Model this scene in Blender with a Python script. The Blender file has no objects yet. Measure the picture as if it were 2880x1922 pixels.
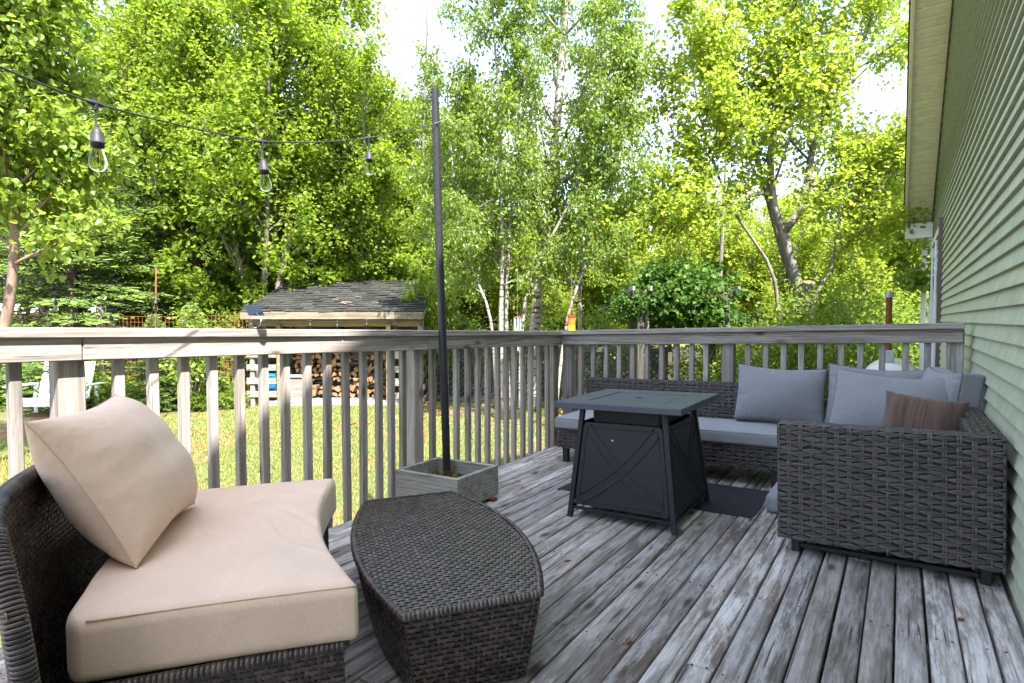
import bpy, math, random
import numpy as np
from mathutils import Vector, Matrix

SC = bpy.context.scene
COL = SC.collection
R = math.radians
PI = math.pi

# ------------------------------------------------------------------ camera
CAM_H = 1.07
YAW = R(33.5)
cd_ = bpy.data.cameras.new('camera')
cam = bpy.data.objects.new('camera', cd_)
COL.objects.link(cam)
cam.location = (0, 0, CAM_H)
cam.rotation_euler = (R(90 - 2.117), 0, YAW)
cd_.sensor_width = 36.0
cd_.lens = 36.0 * 1650 / 2880
cd_.clip_start = 0.02
cd_.clip_end = 500
SC.camera = cam

# ------------------------------------------------------------------ light
SUN_EL, SUN_AZ = R(56.5), R(-30)        # azimuth measured from +X towards +Y
world = bpy.data.worlds.new('World')
SC.world = world
world.use_nodes = True
wn, wl = world.node_tree.nodes, world.node_tree.links
wn.clear()
w_out = wn.new('ShaderNodeOutputWorld')
w_bg = wn.new('ShaderNodeBackground')
w_sky = wn.new('ShaderNodeTexSky')
w_sky.sky_type = 'NISHITA'
w_sky.sun_disc = False
w_sky.sun_elevation = SUN_EL
w_sky.sun_rotation = R(90) - SUN_AZ
w_sky.air_density = 1.0
w_sky.dust_density = 1.5
w_sky.ozone_density = 1.0
# thin high cloud veil over the sky
w_tc = wn.new('ShaderNodeTexCoord')
w_map = wn.new('ShaderNodeMapping')
w_map.inputs['Scale'].default_value = (1.2, 1.2, 3.5)
w_noi = wn.new('ShaderNodeTexNoise')
w_noi.inputs['Scale'].default_value = 2.2
w_noi.inputs['Detail'].default_value = 7
w_noi.inputs['Roughness'].default_value = 0.6
w_ramp = wn.new('ShaderNodeValToRGB')
w_ramp.color_ramp.elements[0].position = 0.38
w_ramp.color_ramp.elements[0].color = (0.12, 0.12, 0.12, 1)
w_ramp.color_ramp.elements[1].position = 0.70
w_ramp.color_ramp.elements[1].color = (0.9, 0.9, 0.9, 1)
w_mix = wn.new('ShaderNodeMixRGB')
w_mix.inputs['Color2'].default_value = (3.1, 3.32, 3.7, 1)
wl.new(w_tc.outputs['Generated'], w_map.inputs['Vector'])
wl.new(w_map.outputs['Vector'], w_noi.inputs['Vector'])
wl.new(w_noi.outputs['Fac'], w_ramp.inputs['Fac'])
wl.new(w_ramp.outputs['Color'], w_mix.inputs['Fac'])
wl.new(w_sky.outputs['Color'], w_mix.inputs['Color1'])
wl.new(w_mix.outputs['Color'], w_bg.inputs['Color'])
w_bg.inputs['Strength'].default_value = 0.15
wl.new(w_bg.outputs['Background'], w_out.inputs['Surface'])

sd = bpy.data.lights.new('sun', 'SUN')
sd.energy = 4.0
sd.angle = R(0.6)
sd.color = (1.0, 0.95, 0.86)
sun = bpy.data.objects.new('sun', sd)
COL.objects.link(sun)
sun.location = (20, -5, 30)
sdir = Vector((-math.cos(SUN_EL) * math.cos(SUN_AZ), -math.cos(SUN_EL) * math.sin(SUN_AZ), -math.sin(SUN_EL)))
sun.rotation_euler = sdir.to_track_quat('-Z', 'Y').to_euler()

SC.view_settings.view_transform = 'Standard'
SC.view_settings.look = 'None'
SC.view_settings.exposure = 2.4
SC.view_settings.gamma = 1.0
SC.render.engine = 'CYCLES'
SC.cycles.max_bounces = 8
SC.cycles.diffuse_bounces = 4
SC.cycles.transmission_bounces = 6
SC.cycles.transparent_max_bounces = 8
SC.cycles.use_denoising = True
SC.cycles.caustics_reflective = False
SC.cycles.caustics_refractive = False

# ------------------------------------------------------------------ frame of the place
# X: across the deck (house wall at +X), Y: along the deck boards, Z up.  The old deck falls
# away from the house by SLOPE (drainage and settling).
SLOPE, XW = 0.022, 0.39
GROUND = -0.62
TILT = Matrix.Rotation(-math.atan(SLOPE), 4, 'Y')
VR = np.array([math.cos(YAW), math.sin(YAW), 0.0])       # garden axes: across / away
VF = np.array([-math.sin(YAW), math.cos(YAW), 0.0])


def floor_z(x):
    return SLOPE * (x - XW)


def gpt(col, dist, z=GROUND):
    """a spot in the garden: bearing (as offset on the 1650-unit plane) and distance away"""
    p = VR * ((col - 1440) / 1650.0 * dist) + VF * dist
    return (float(p[0]), float(p[1]), z)


def gz(row, dist):
    return CAM_H + (900 - row) / 1650.0 * dist


# ------------------------------------------------------------------ mesh collecting
class MB:
    def __init__(self):
        self.v = []; self.n = 0
        self.loops = []; self.tot = []; self.mi = []

    def add(self, verts, faces, m=0):
        verts = np.asarray(verts, dtype=np.float64).reshape(-1, 3)
        if isinstance(faces, np.ndarray):
            k = faces.shape[1]
            self.loops.append((faces.reshape(-1) + self.n).astype(np.int32))
            self.tot.append(np.full(faces.shape[0], k, dtype=np.int32))
            self.mi.append(np.full(faces.shape[0], m, dtype=np.int32))
        else:
            fl = np.array([i for f in faces for i in f], dtype=np.int32) + self.n
            self.loops.append(fl)
            self.tot.append(np.array([len(f) for f in faces], dtype=np.int32))
            self.mi.append(np.full(len(faces), m, dtype=np.int32))
        self.v.append(verts)
        self.n += len(verts)
        return self

    def arr(self):
        return np.concatenate(self.v) if self.v else np.zeros((0, 3))

    def map(self, fn):
        self.v = [fn(self.arr())]
        return self

    def mesh(self, name, mats, smooth=False):
        me = bpy.data.meshes.new(name)
        v = self.arr()
        loops = np.concatenate(self.loops); tot = np.concatenate(self.tot); mi = np.concatenate(self.mi)
        me.vertices.add(len(v)); me.vertices.foreach_set('co', v.astype(np.float32).ravel())
        me.loops.add(len(loops)); me.loops.foreach_set('vertex_index', loops)
        me.polygons.add(len(tot))
        st = np.zeros(len(tot), dtype=np.int32); st[1:] = np.cumsum(tot)[:-1]
        me.polygons.foreach_set('loop_start', st)
        if not isinstance(mats, (list, tuple)):
            mats = [mats]
        for m in mats:
            me.materials.append(m)
        me.polygons.foreach_set('material_index', mi)
        if smooth:
            me.polygons.foreach_set('use_smooth', np.ones(len(tot), dtype=bool))
        else:
            me.polygons.foreach_set('use_smooth', np.zeros(len(tot), dtype=bool))
        me.update(calc_edges=True)
        me.validate()
        return me

    def build(self, name, mats, parent=None, smooth=False, angle=None):
        me = self.mesh(name, mats, smooth)
        if angle is not None:
            try:
                me.set_sharp_from_angle(angle=R(angle))
            except Exception:
                pass
        return put(name, me, parent)


def put(name, data, parent=None, loc=None, rot=None, scale=None):
    o = bpy.data.objects.new(name, data)
    COL.objects.link(o)
    if parent is not None:
        o.parent = parent
    if loc is not None:
        o.location = loc
    if rot is not None:
        o.rotation_euler = rot
    if scale is not None:
        o.scale = scale
    return o


def tag(o, label, cat, group=None):
    o['label'] = label
    o['category'] = cat
    if group:
        o['group'] = group
    return o


def struct(o):
    o['kind'] = 'structure'
    return o


def stuff(o, label=None):
    o['kind'] = 'stuff'
    if label:
        o['label'] = label
    return o


def thing(name, label, cat, loc=(0, 0, 0), rz=0.0, group=None, tilt=False):
    o = bpy.data.objects.new(name, None)
    COL.objects.link(o)
    o.empty_display_size = 0.1
    m = Matrix.Rotation(rz, 4, 'Z')
    if tilt:
        m = TILT @ m
    o.location = loc
    o.rotation_euler = m.to_euler()
    return tag(o, label, cat, group)


def on_deck(name, label, cat, x, y, rz=0.0, group=None, dz=0.0):
    return thing(name, label, cat, (x, y, floor_z(x) + dz), rz, group, True)


def copy_tree(o, parent=None):
    c = o.copy()
    COL.objects.link(c)
    c.parent = parent
    for ch in o.children:
        copy_tree(ch, c)
    return c


# ------------------------------------------------------------------ shapes
BOXF = [(0, 3, 2, 1), (4, 5, 6, 7), (0, 1, 5, 4), (1, 2, 6, 5), (2, 3, 7, 6), (3, 0, 4, 7)]


def box(mb, lo, hi, m=0, xf=None):
    (a, b, c), (d, e, f) = lo, hi
    v = np.array([(a, b, c), (d, b, c), (d, e, c), (a, e, c), (a, b, f), (d, b, f), (d, e, f), (a, e, f)], float)
    if xf is not None:
        v = xf(v)
    mb.add(v, BOXF, m)


def cbox(mb, lo, hi, ch=0.004, m=0, xf=None):
    """chamfered box"""
    lo = np.array(lo, float); hi = np.array(hi, float)
    c = (lo + hi) / 2; h = (hi - lo) / 2
    ch = min(ch, h.min() * 0.8)
    vs = []; idx = {}
    for sx in (-1, 1):
        for sy in (-1, 1):
            for sz in (-1, 1):
                for ax in range(3):
                    s = np.array([sx, sy, sz], float)
                    p = s * (h - ch); p[ax] = s[ax] * h[ax]
                    idx[(sx, sy, sz, ax)] = len(vs); vs.append(c + p)
    F = []
    for ax in range(3):
        o1, o2 = [i for i in range(3) if i != ax]
        for s in (-1, 1):
            q = []
            for (p, r) in ((-1, -1), (1, -1), (1, 1), (-1, 1)):
                k = [0, 0, 0]; k[ax] = s; k[o1] = p; k[o2] = r
                q.append(idx[(k[0], k[1], k[2], ax)])
            flip = (s < 0) != (ax == 1)
            F.append(tuple(q[::-1]) if flip else tuple(q))
    V = np.array(vs)
    for ax in range(3):
        o1, o2 = [i for i in range(3) if i != ax]
        for s1 in (-1, 1):
            for s2 in (-1, 1):
                def K(t, a):
                    k = [0, 0, 0]; k[ax] = t; k[o1] = s1; k[o2] = s2
                    return idx[(k[0], k[1], k[2], a)]
                F.append((K(-1, o1), K(1, o1), K(1, o2), K(-1, o2)))
    for sx in (-1, 1):
        for sy in (-1, 1):
            for sz in (-1, 1):
                F.append(tuple(idx[(sx, sy, sz, a)] for a in range(3)))
    out = []
    for f in F:
        p = V[list(f)]
        nrm = np.cross(p[1] - p[0], p[2] - p[0])
        out.append(f if np.dot(nrm, p.mean(0) - c) > 0 else f[::-1])
    if xf is not None:
        V = xf(V)
    mb.add(V, out, m)


def tube(mb, pts, rad, sides=8, m=0, caps=True, twist=0.0):
    pts = np.asarray(pts, float)
    n = len(pts)
    rad = np.full(n, rad, float) if np.isscalar(rad) else np.asarray(rad, float)
    t = np.empty_like(pts)
    t[1:-1] = pts[2:] - pts[:-2]; t[0] = pts[1] - pts[0]; t[-1] = pts[-1] - pts[-2]
    t /= np.linalg.norm(t, axis=1)[:, None] + 1e-12
    ref = np.array([0, 0, 1.0]) if abs(t[0, 2]) < 0.9 else np.array([1.0, 0, 0])
    a = np.empty_like(pts)
    u = np.cross(t[0], ref); u /= np.linalg.norm(u)
    for i in range(n):
        u = u - t[i] * np.dot(u, t[i]); u /= np.linalg.norm(u) + 1e-12
        a[i] = u
    b = np.cross(t, a)
    ang = np.arange(sides) / sides * 2 * PI + twist
    ring = a[:, None, :] * np.cos(ang)[None, :, None] + b[:, None, :] * np.sin(ang)[None, :, None]
    v = pts[:, None, :] + ring * rad[:, None, None]
    i = np.arange(n - 1)[:, None] * sides
    j = np.arange(sides)[None, :]; k = (j + 1) % sides
    f = np.stack([i + j, i + k, i + sides + k, i + sides + j], -1).reshape(-1, 4)
    base = mb.n
    mb.add(v.reshape(-1, 3), f, m)
    if caps:
        mb.loops.append((np.arange(sides)[::-1] + base).astype(np.int32)); mb.tot.append(np.array([sides], np.int32)); mb.mi.append(np.array([m], np.int32))
        mb.loops.append((np.arange(sides) + base + (n - 1) * sides).astype(np.int32)); mb.tot.append(np.array([sides], np.int32)); mb.mi.append(np.array([m], np.int32))


def lathe(mb, prof, sides=20, center=(0, 0, 0), m=0):
    prof = np.asarray(prof, float)
    n = len(prof)
    ang = np.arange(sides) / sides * 2 * PI
    v = np.empty((n, sides, 3))
    v[:, :, 0] = prof[:, 0:1] * np.cos(ang) + center[0]
    v[:, :, 1] = prof[:, 0:1] * np.sin(ang) + center[1]
    v[:, :, 2] = prof[:, 1:2] + center[2]
    i = np.arange(n - 1)[:, None] * sides
    j = np.arange(sides)[None, :]; k = (j + 1) % sides
    f = np.stack([i + j, i + k, i + sides + k, i + sides + j], -1).reshape(-1, 4)
    mb.add(v.reshape(-1, 3), f, m)


def grid_faces(nu, nv, wrap=False):
    i = np.arange(nu - 1)[:, None] * nv
    j = np.arange(nv if wrap else nv - 1)[None, :]
    k = (j + 1) % nv
    return np.stack([i + j, i + nv + j, i + nv + k, i + k], -1).reshape(-1, 4)


def rounded_box(w, d, h, r, n=(14, 14, 4)):
    """closed rounded box as (verts, quads); centred, dims w d h"""
    H = np.array([w, d, h]) / 2
    def axis(half, m):
        inner = np.linspace(-(half - r), half - r, m)
        q = (half - r) + r * np.array([0.18, 0.45, 0.75, 1.0])
        return np.concatenate([-q[::-1], inner, q])
    ax = [axis(H[i], n[i]) for i in range(3)]
    key = {}; V = []; F = []
    def vid(p):
        k = (round(p[0], 5), round(p[1], 5), round(p[2], 5))
        if k not in key:
            key[k] = len(V); V.append(p)
        return key[k]
    for a in range(3):
        o1, o2 = (a + 1) % 3, (a + 2) % 3
        for s in (-1, 1):
            g = []
            for x in ax[o1]:
                row = []
                for y in ax[o2]:
                    p = [0, 0, 0]; p[a] = s * H[a]; p[o1] = x; p[o2] = y
                    row.append(vid(p))
                g.append(row)
            for i in range(len(g) - 1):
                for j in range(len(g[0]) - 1):
                    q = (g[i][j], g[i + 1][j], g[i + 1][j + 1], g[i][j + 1])
                    F.append(q if s > 0 else q[::-1])
    V = np.array(V, float)
    inner = np.clip(V, -(H - r), H - r)
    d_ = V - inner
    # project the shell of the cube corner onto the rounded surface
    ln = np.linalg.norm(d_, axis=1)[:, None]
    V = inner + np.where(ln > 1e-9, d_ / np.maximum(ln, 1e-9) * r, 0)
    return V, np.array(F, np.int32)


def vnoise(p, scale, seed=0):
    """cheap smooth pseudo noise from a few sines, -1..1"""
    rs = np.random.RandomState(seed)
    o = np.zeros(len(p))
    for i in range(5):
        k = rs.normal(size=3) * scale * (0.6 + 0.5 * i)
        o += np.sin(p @ k + rs.rand() * 6.28) / (1 + 0.5 * i)
    return o / 2.6


# ------------------------------------------------------------------ weaving
def strand(mb, S, a0, b0, la, wb, h0, along='a', ns=4, dip=0.0015, k=None, spread=0.0, crown=0.35, m=0):
    """arched strand segments over a surface.  S(a,b,h)->xyz arrays.  a0,b0: centres (N,)"""
    N = len(a0)
    if N == 0:
        return
    t = np.linspace(-1, 1, ns + 1)
    c = np.array([-1.0, 0.0, 1.0])
    prof = np.cos(t * PI / 2 * 0.98)
    la = np.broadcast_to(la, (N,)); wb = np.broadcast_to(wb, (N,)); h0 = np.broadcast_to(h0, (N,))
    L = a0[:, None, None] * 0 + la[:, None, None] * t[None, :, None] + 0 * c
    off = 0 if k is None else (k[:, None, None] * spread * prof[None, :, None])
    W = wb[:, None, None] * c[None, None, :] * (0.82 + 0.18 * prof[None, :, None]) + off
    Hh = h0[:, None, None] * (prof[None, :, None] ** 0.75) - dip + 0 * W
    Hh = Hh - (np.abs(c)[None, None, :] * crown * h0[:, None, None])
    if along == 'a':
        A = a0[:, None, None] + L; B = b0[:, None, None] + W + 0 * L
    else:
        A = a0[:, None, None] + W; B = b0[:, None, None] + L + 0 * W
    A = A + 0 * Hh; B = B + 0 * Hh
    P = S(A.ravel(), B.ravel(), Hh.ravel())
    per = (ns + 1) * 3
    i = np.arange(ns)[:, None] * 3; j = np.arange(2)[None, :]
    f = np.stack([i + j, i + 3 + j, i + 4 + j, i + 1 + j], -1).reshape(-1, 4)
    if along != 'a':
        f = f[:, ::-1]
    f = (f[None] + (np.arange(N) * per)[:, None, None]).reshape(-1, 4)
    mb.add(P, f, m)


def weave_fine(mb, S, A, B, ca, cb, mask=None, h=0.0028, seed=1, wfac=0.42):
    """dense wicker: long strands along a (over two uprights), short uprights between"""
    rs = np.random.RandomState(seed)
    na = max(2, int(round(A / ca))); nb = max(2, int(round(B / cb)))
    ca = A / na; cb = B / nb
    i, j = np.meshgrid(np.arange(na + 1), np.arange(nb), indexing='ij')
    i = i.ravel(); j = j.ravel()
    ev = (i + j) % 2 == 0
    a = i * ca; b = (j + 0.5) * cb
    if mask is not None:
        ok = mask(a, b); ev_ok = ev & ok; od_ok = (~ev) & ok
    else:
        ev_ok = ev; od_ok = ~ev
    jit = rs.normal(size=len(a)) * cb * 0.04
    strand(mb, S, a[ev_ok], (b + jit)[ev_ok], ca * 0.98, cb * wfac, h * (1 + 0.12 * rs.normal(size=ev_ok.sum())), 'a', 4)
    strand(mb, S, a[od_ok], b[od_ok], cb * 0.62, ca * 0.30, h * 0.8, 'b', 2, dip=0.001)


def weave_bundle(mb, S, A, B, ca, cb, seed=1, h=0.006):
    """chunky flat-strand wicker: lens-shaped bundles of strands over paired uprights"""
    rs = np.random.RandomState(seed)
    na = max(2, int(round(A / ca))); nb = max(2, int(round(B / cb)))
    ca = A / na; cb = B / nb
    i, j = np.meshgrid(np.arange(na + 1), np.arange(nb), indexing='ij')
    i = i.ravel(); j = j.ravel()
    ev = (i + j) % 2 == 0
    a = i * ca; b = (j + 0.5) * cb
    S0 = S
    def S(q, r, h):
        return S0(np.clip(q, -0.002, A + 0.002), np.clip(r, -0.002, B + 0.002), np.where((q < 0) | (q > A), h * 0.5, h))
    bj = rs.normal(size=len(b)) * cb * 0.05
    for k in (-2.0, -1.0, 0.0, 1.0, 2.0):
        kk = np.full(ev.sum(), k) + rs.normal(size=ev.sum()) * 0.16
        strand(mb, S, a[ev] + rs.normal(size=ev.sum()) * ca * 0.07, (b + bj)[ev], ca * (1.0 + 0.06 * rs.normal(size=ev.sum())), cb * 0.088,
               h * (1 - 0.10 * abs(k)) * (1 + 0.22 * rs.normal(size=ev.sum())), 'a', 5, k=kk, spread=cb * 0.20, crown=0.35)
    od = ~ev
    for s in (-1, 1):
        strand(mb, S, a[od] + s * ca * 0.10, b[od], cb * 0.78, ca * 0.085, h * 0.75, 'b', 3, dip=0.001, crown=0.2)


def cyl_map(path, z_of, out=1.0):
    """surface standing on a plan path: a = arc length, b = height; taper via z_of(a,b)->(offset)"""
    path = np.asarray(path, float)
    seg = np.linalg.norm(np.diff(path, axis=0), axis=1)
    s = np.concatenate([[0], np.cumsum(seg)])
    tan = np.gradient(path, axis=0)
    tan /= np.linalg.norm(tan, axis=1)[:, None]
    nor = np.stack([tan[:, 1], -tan[:, 0]], 1) * out
    def S(a, b, h):
        a = np.clip(a, 0, s[-1])
        x = np.interp(a, s, path[:, 0]); y = np.interp(a, s, path[:, 1])
        nx = np.interp(a, s, nor[:, 0]); ny = np.interp(a, s, nor[:, 1])
        o = z_of(a, b) + h
        return np.stack([x + nx * o, y + ny * o, b], 1)
    return S, s[-1]


def plane_map(o, ea, eb):
    o = np.array(o, float); ea = np.array(ea, float); eb = np.array(eb, float)
    n = np.cross(ea, eb); n /= np.linalg.norm(n)
    def S(a, b, h):
        return o + a[:, None] * ea + b[:, None] * eb + h[:, None] * n
    return S
# ------------------------------------------------------------------ materials
def nt(name):
    m = bpy.data.materials.new(name)
    m.use_nodes = True
    n = m.node_tree.nodes; l = m.node_tree.links
    return m, n, l, n['Principled BSDF']


def node(n, typ, **kw):
    o = n.new(typ)
    for k, v in kw.items():
        if k in o.inputs:
            o.inputs[k].default_value = v
        else:
            setattr(o, k, v)
    return o


def ramp(n, stops):
    r = n.new('ShaderNodeValToRGB')
    e = r.color_ramp.elements
    while len(e) < len(stops):
        e.new(0.5)
    for i, (p, c) in enumerate(stops):
        e[i].position = p
        e[i].color = (c, c, c, 1) if np.isscalar(c) else (c[0], c[1], c[2], 1)
    return r


def mixc(n, l, fac, a, b, mode='MIX'):
    x = n.new('ShaderNodeMixRGB'); x.blend_type = mode
    for s, v in (('Fac', fac), ('Color1', a), ('Color2', b)):
        if hasattr(v, 'links') or hasattr(v, 'is_linked'):
            l.new(v, x.inputs[s])
        elif np.isscalar(v):
            x.inputs[s].default_value = v
        else:
            x.inputs[s].default_value = (v[0], v[1], v[2], 1)
    return x.outputs['Color']


def coords(n, l, scale, rnd=37.0):
    tc = n.new('ShaderNodeTexCoord'); oi = n.new('ShaderNodeObjectInfo')
    mul = node(n, 'ShaderNodeMath', operation='MULTIPLY'); mul.inputs[1].default_value = rnd
    l.new(oi.outputs['Random'], mul.inputs[0])
    cmb = n.new('ShaderNodeCombineXYZ')
    for i in range(3):
        l.new(mul.outputs[0], cmb.inputs[i])
    add = node(n, 'ShaderNodeVectorMath', operation='ADD')
    l.new(tc.outputs['Object'], add.inputs[0]); l.new(cmb.outputs[0], add.inputs[1])
    mp = n.new('ShaderNodeMapping'); mp.inputs['Scale'].default_value = scale
    l.new(add.outputs[0], mp.inputs['Vector'])
    return add.outputs[0], mp.outputs['Vector'], oi.outputs['Random']


def wood(name, axis, dark, mid, light, brown=(0.2, 0.13, 0.09), patch=0.5, crack=0.6, rough=0.85, tint=0.25, bump=0.5, knots=1.0, white=0.0):
    m, n, l, p = nt(name)
    sc = [26.0, 26.0, 26.0]; sc['XYZ'.index(axis)] = 1.3
    raw, v, rnd = coords(n, l, sc)
    wob = node(n, 'ShaderNodeTexNoise', Scale=3.0, Detail=2.0)
    l.new(raw, wob.inputs['Vector'])
    vadd = node(n, 'ShaderNodeVectorMath', operation='MULTIPLY_ADD')
    l.new(wob.outputs['Color'], vadd.inputs[0]); vadd.inputs[1].default_value = (0.9, 0.9, 0.9)
    l.new(v, vadd.inputs[2])
    g1 = node(n, 'ShaderNodeTexNoise', Scale=1.0, Detail=9.0, Roughness=0.68)
    l.new(vadd.outputs[0], g1.inputs['Vector'])
    fine = node(n, 'ShaderNodeMapping')
    s2 = [5.0, 5.0, 5.0]; s2['XYZ'.index(axis)] = 2.0
    fine.inputs['Scale'].default_value = s2
    l.new(vadd.outputs[0], fine.inputs['Vector'])
    g2 = node(n, 'ShaderNodeTexNoise', Scale=1.0, Detail=5.0, Roughness=0.6)
    l.new(fine.outputs[0], g2.inputs['Vector'])
    # growth-ring figure
    wv = node(n, 'ShaderNodeTexWave', Scale=0.55, Distortion=5.5, Detail=3.0)
    wv.inputs['Detail Scale'].default_value = 0.7
    wv.bands_direction = 'Z' if axis != 'Z' else 'X'
    l.new(v, wv.inputs['Vector'])
    base = ramp(n, [(0.28, dark), (0.5, mid), (0.72, light)])
    l.new(g1.outputs['Fac'], base.inputs['Fac'])
    c = base.outputs['Color']
    r2 = ramp(n, [(0.3, 0.66), (0.62, 1.12)])
    l.new(g2.outputs['Fac'], r2.inputs['Fac'])
    c = mixc(n, l, 0.9, c, r2.outputs['Color'], 'MULTIPLY')
    r3 = ramp(n, [(0.2, 0.74), (0.7, 1.08)])
    l.new(wv.outputs['Fac'], r3.inputs['Fac'])
    c = mixc(n, l, 0.55, c, r3.outputs['Color'], 'MULTIPLY')
    # big stained / bleached patches
    mp2 = node(n, 'ShaderNodeMapping'); s3 = [5.0, 5.0, 5.0]; s3['XYZ'.index(axis)] = 1.6
    mp2.inputs['Scale'].default_value = s3
    l.new(raw, mp2.inputs['Vector'])
    big = node(n, 'ShaderNodeTexNoise', Scale=1.0, Detail=6.0, Roughness=0.7)
    l.new(mp2.outputs[0], big.inputs['Vector'])
    rb = ramp(n, [(0.44, 0.0), (0.62, 1.0)])
    l.new(big.outputs['Fac'], rb.inputs['Fac'])
    pm = node(n, 'ShaderNodeMath', operation='MULTIPLY'); pm.inputs[1].default_value = patch
    l.new(rb.outputs['Color'], pm.inputs[0])
    c = mixc(n, l, pm.outputs[0], c, mixc(n, l, 0.5, c, brown))
    if white > 0:
        mp4 = node(n, 'ShaderNodeMapping'); s4 = [24.0, 24.0, 24.0]; s4['XYZ'.index(axis)] = 3.2
        mp4.inputs['Scale'].default_value = s4; mp4.inputs['Location'].default_value = (7, 3, 5)
        l.new(raw, mp4.inputs['Vector'])
        wn_ = node(n, 'ShaderNodeTexNoise', Scale=1.0, Detail=8.0, Roughness=0.78)
        l.new(mp4.outputs[0], wn_.inputs['Vector'])
        rw = ramp(n, [(0.45, 0.0), (0.56, 1.0)])
        l.new(wn_.outputs['Fac'], rw.inputs['Fac'])
        gm = node(n, 'ShaderNodeMath', operation='MULTIPLY')
        l.new(rw.outputs['Color'], gm.inputs[0]); l.new(g2.outputs['Fac'], gm.inputs[1])
        gm2 = node(n, 'ShaderNodeMath', operation='MULTIPLY'); gm2.use_clamp = True
        wr_ = ramp(n, [(0.0, white * 0.9), (0.45, white * 1.5), (1.0, white * 2.6)])
        hsh = node(n, 'ShaderNodeTexWhiteNoise'); hsh.noise_dimensions = '1D'; l.new(rnd, hsh.inputs['W']); l.new(hsh.outputs['Value'], wr_.inputs['Fac'])
        l.new(wr_.outputs['Color'], gm2.inputs[1])
        l.new(gm.outputs[0], gm2.inputs[0])
        c = mixc(n, l, gm2.outputs[0], c, (0.66, 0.625, 0.60))
    # dry cracks along the grain
    mp3 = node(n, 'ShaderNodeMapping'); s5 = [75.0, 75.0, 75.0]; s5['XYZ'.index(axis)] = 2.2
    mp3.inputs['Scale'].default_value = s5
    l.new(raw, mp3.inputs['Vector'])
    cr = node(n, 'ShaderNodeTexNoise', Scale=1.0, Detail=3.0)
    l.new(mp3.outputs[0], cr.inputs['Vector'])
    rc = ramp(n, [(0.30, 1.0), (0.36, 0.0)])
    l.new(cr.outputs['Fac'], rc.inputs['Fac'])
    cm = node(n, 'ShaderNodeMath', operation='MULTIPLY'); cm.inputs[1].default_value = crack
    l.new(rc.outputs['Color'], cm.inputs[0])
    c = mixc(n, l, cm.outputs[0], c, (0.035, 0.03, 0.027))
    # knots
    mpk = node(n, 'ShaderNodeMapping'); sk = [8.0, 8.0, 8.0]; sk['XYZ'.index(axis)] = 3.0
    mpk.inputs['Scale'].default_value = sk
    l.new(raw, mpk.inputs['Vector'])
    vo = node(n, 'ShaderNodeTexVoronoi', Scale=1.0, Randomness=1.0)
    l.new(mpk.outputs[0], vo.inputs['Vector'])
    rk = ramp(n, [(0.07, 1.0), (0.11, 0.55), (0.19, 0.0)])
    l.new(vo.outputs['Distance'], rk.inputs['Fac'])
    km = node(n, 'ShaderNodeMath', operation='MULTIPLY'); km.inputs[1].default_value = knots * 0.85
    l.new(rk.outputs['Color'], km.inputs[0])
    c = mixc(n, l, km.outputs[0], c, (0.075, 0.05, 0.035))
    # each board its own tone
    rt = ramp(n, [(0.0, 1 - tint), (0.5, 1.0), (1.0, 1 + tint)])
    l.new(rnd, rt.inputs['Fac'])
    c = mixc(n, l, 1.0, c, rt.outputs['Color'], 'MULTIPLY')
    l.new(c, p.inputs['Base Color'])
    p.inputs['Roughness'].default_value = rough
    p.inputs['Specular IOR Level'].default_value = 0.25
    hsum = node(n, 'ShaderNodeMath', operation='MULTIPLY_ADD'); hsum.inputs[1].default_value = -1.2
    l.new(cm.outputs[0], hsum.inputs[0]); l.new(g2.outputs['Fac'], hsum.inputs[2])
    bp = node(n, 'ShaderNodeBump', Strength=bump, Distance=0.003)
    l.new(hsum.outputs[0], bp.inputs['Height'])
    l.new(bp.outputs[0], p.inputs['Normal'])
    return m


def plain(name, col, rough=0.6, metal=0.0, noise=0.15, nscale=12.0, bump=0.0, bscale=60.0, spec=0.4, stain=None, tint=0.0):
    m, n, l, p = nt(name)
    raw, v, rnd = coords(n, l, (nscale, nscale, nscale))
    nz = node(n, 'ShaderNodeTexNoise', Scale=1.0, Detail=6.0, Roughness=0.65)
    l.new(v, nz.inputs['Vector'])
    r = ramp(n, [(0.3, 1 - noise), (0.7, 1 + noise)])
    l.new(nz.outputs['Fac'], r.inputs['Fac'])
    c = mixc(n, l, 1.0, col, r.outputs['Color'], 'MULTIPLY')
    if stain is not None:
        nz2 = node(n, 'ShaderNodeTexNoise', Scale=0.35, Detail=8.0, Roughness=0.75)
        l.new(v, nz2.inputs['Vector'])
        r2 = ramp(n, [(0.52, 0.0), (0.66, 0.8)])
        l.new(nz2.outputs['Fac'], r2.inputs['Fac'])
        c = mixc(n, l, r2.outputs['Color'], c, stain)
    if tint > 0:
        rt = ramp(n, [(0.0, 1 - tint), (1.0, 1 + tint)])
        l.new(rnd, rt.inputs['Fac'])
        c = mixc(n, l, 1.0, c, rt.outputs['Color'], 'MULTIPLY')
    l.new(c, p.inputs['Base Color'])
    p.inputs['Roughness'].default_value = rough
    p.inputs['Metallic'].default_value = metal
    p.inputs['Specular IOR Level'].default_value = spec
    if bump > 0:
        b1 = node(n, 'ShaderNodeTexNoise', Scale=bscale, Detail=3.0)
        l.new(raw, b1.inputs['Vector'])
        bp = node(n, 'ShaderNodeBump', Strength=bump, Distance=0.002)
        l.new(b1.outputs['Fac'], bp.inputs['Height'])
        l.new(bp.outputs[0], p.inputs['Normal'])
    return m


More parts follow.
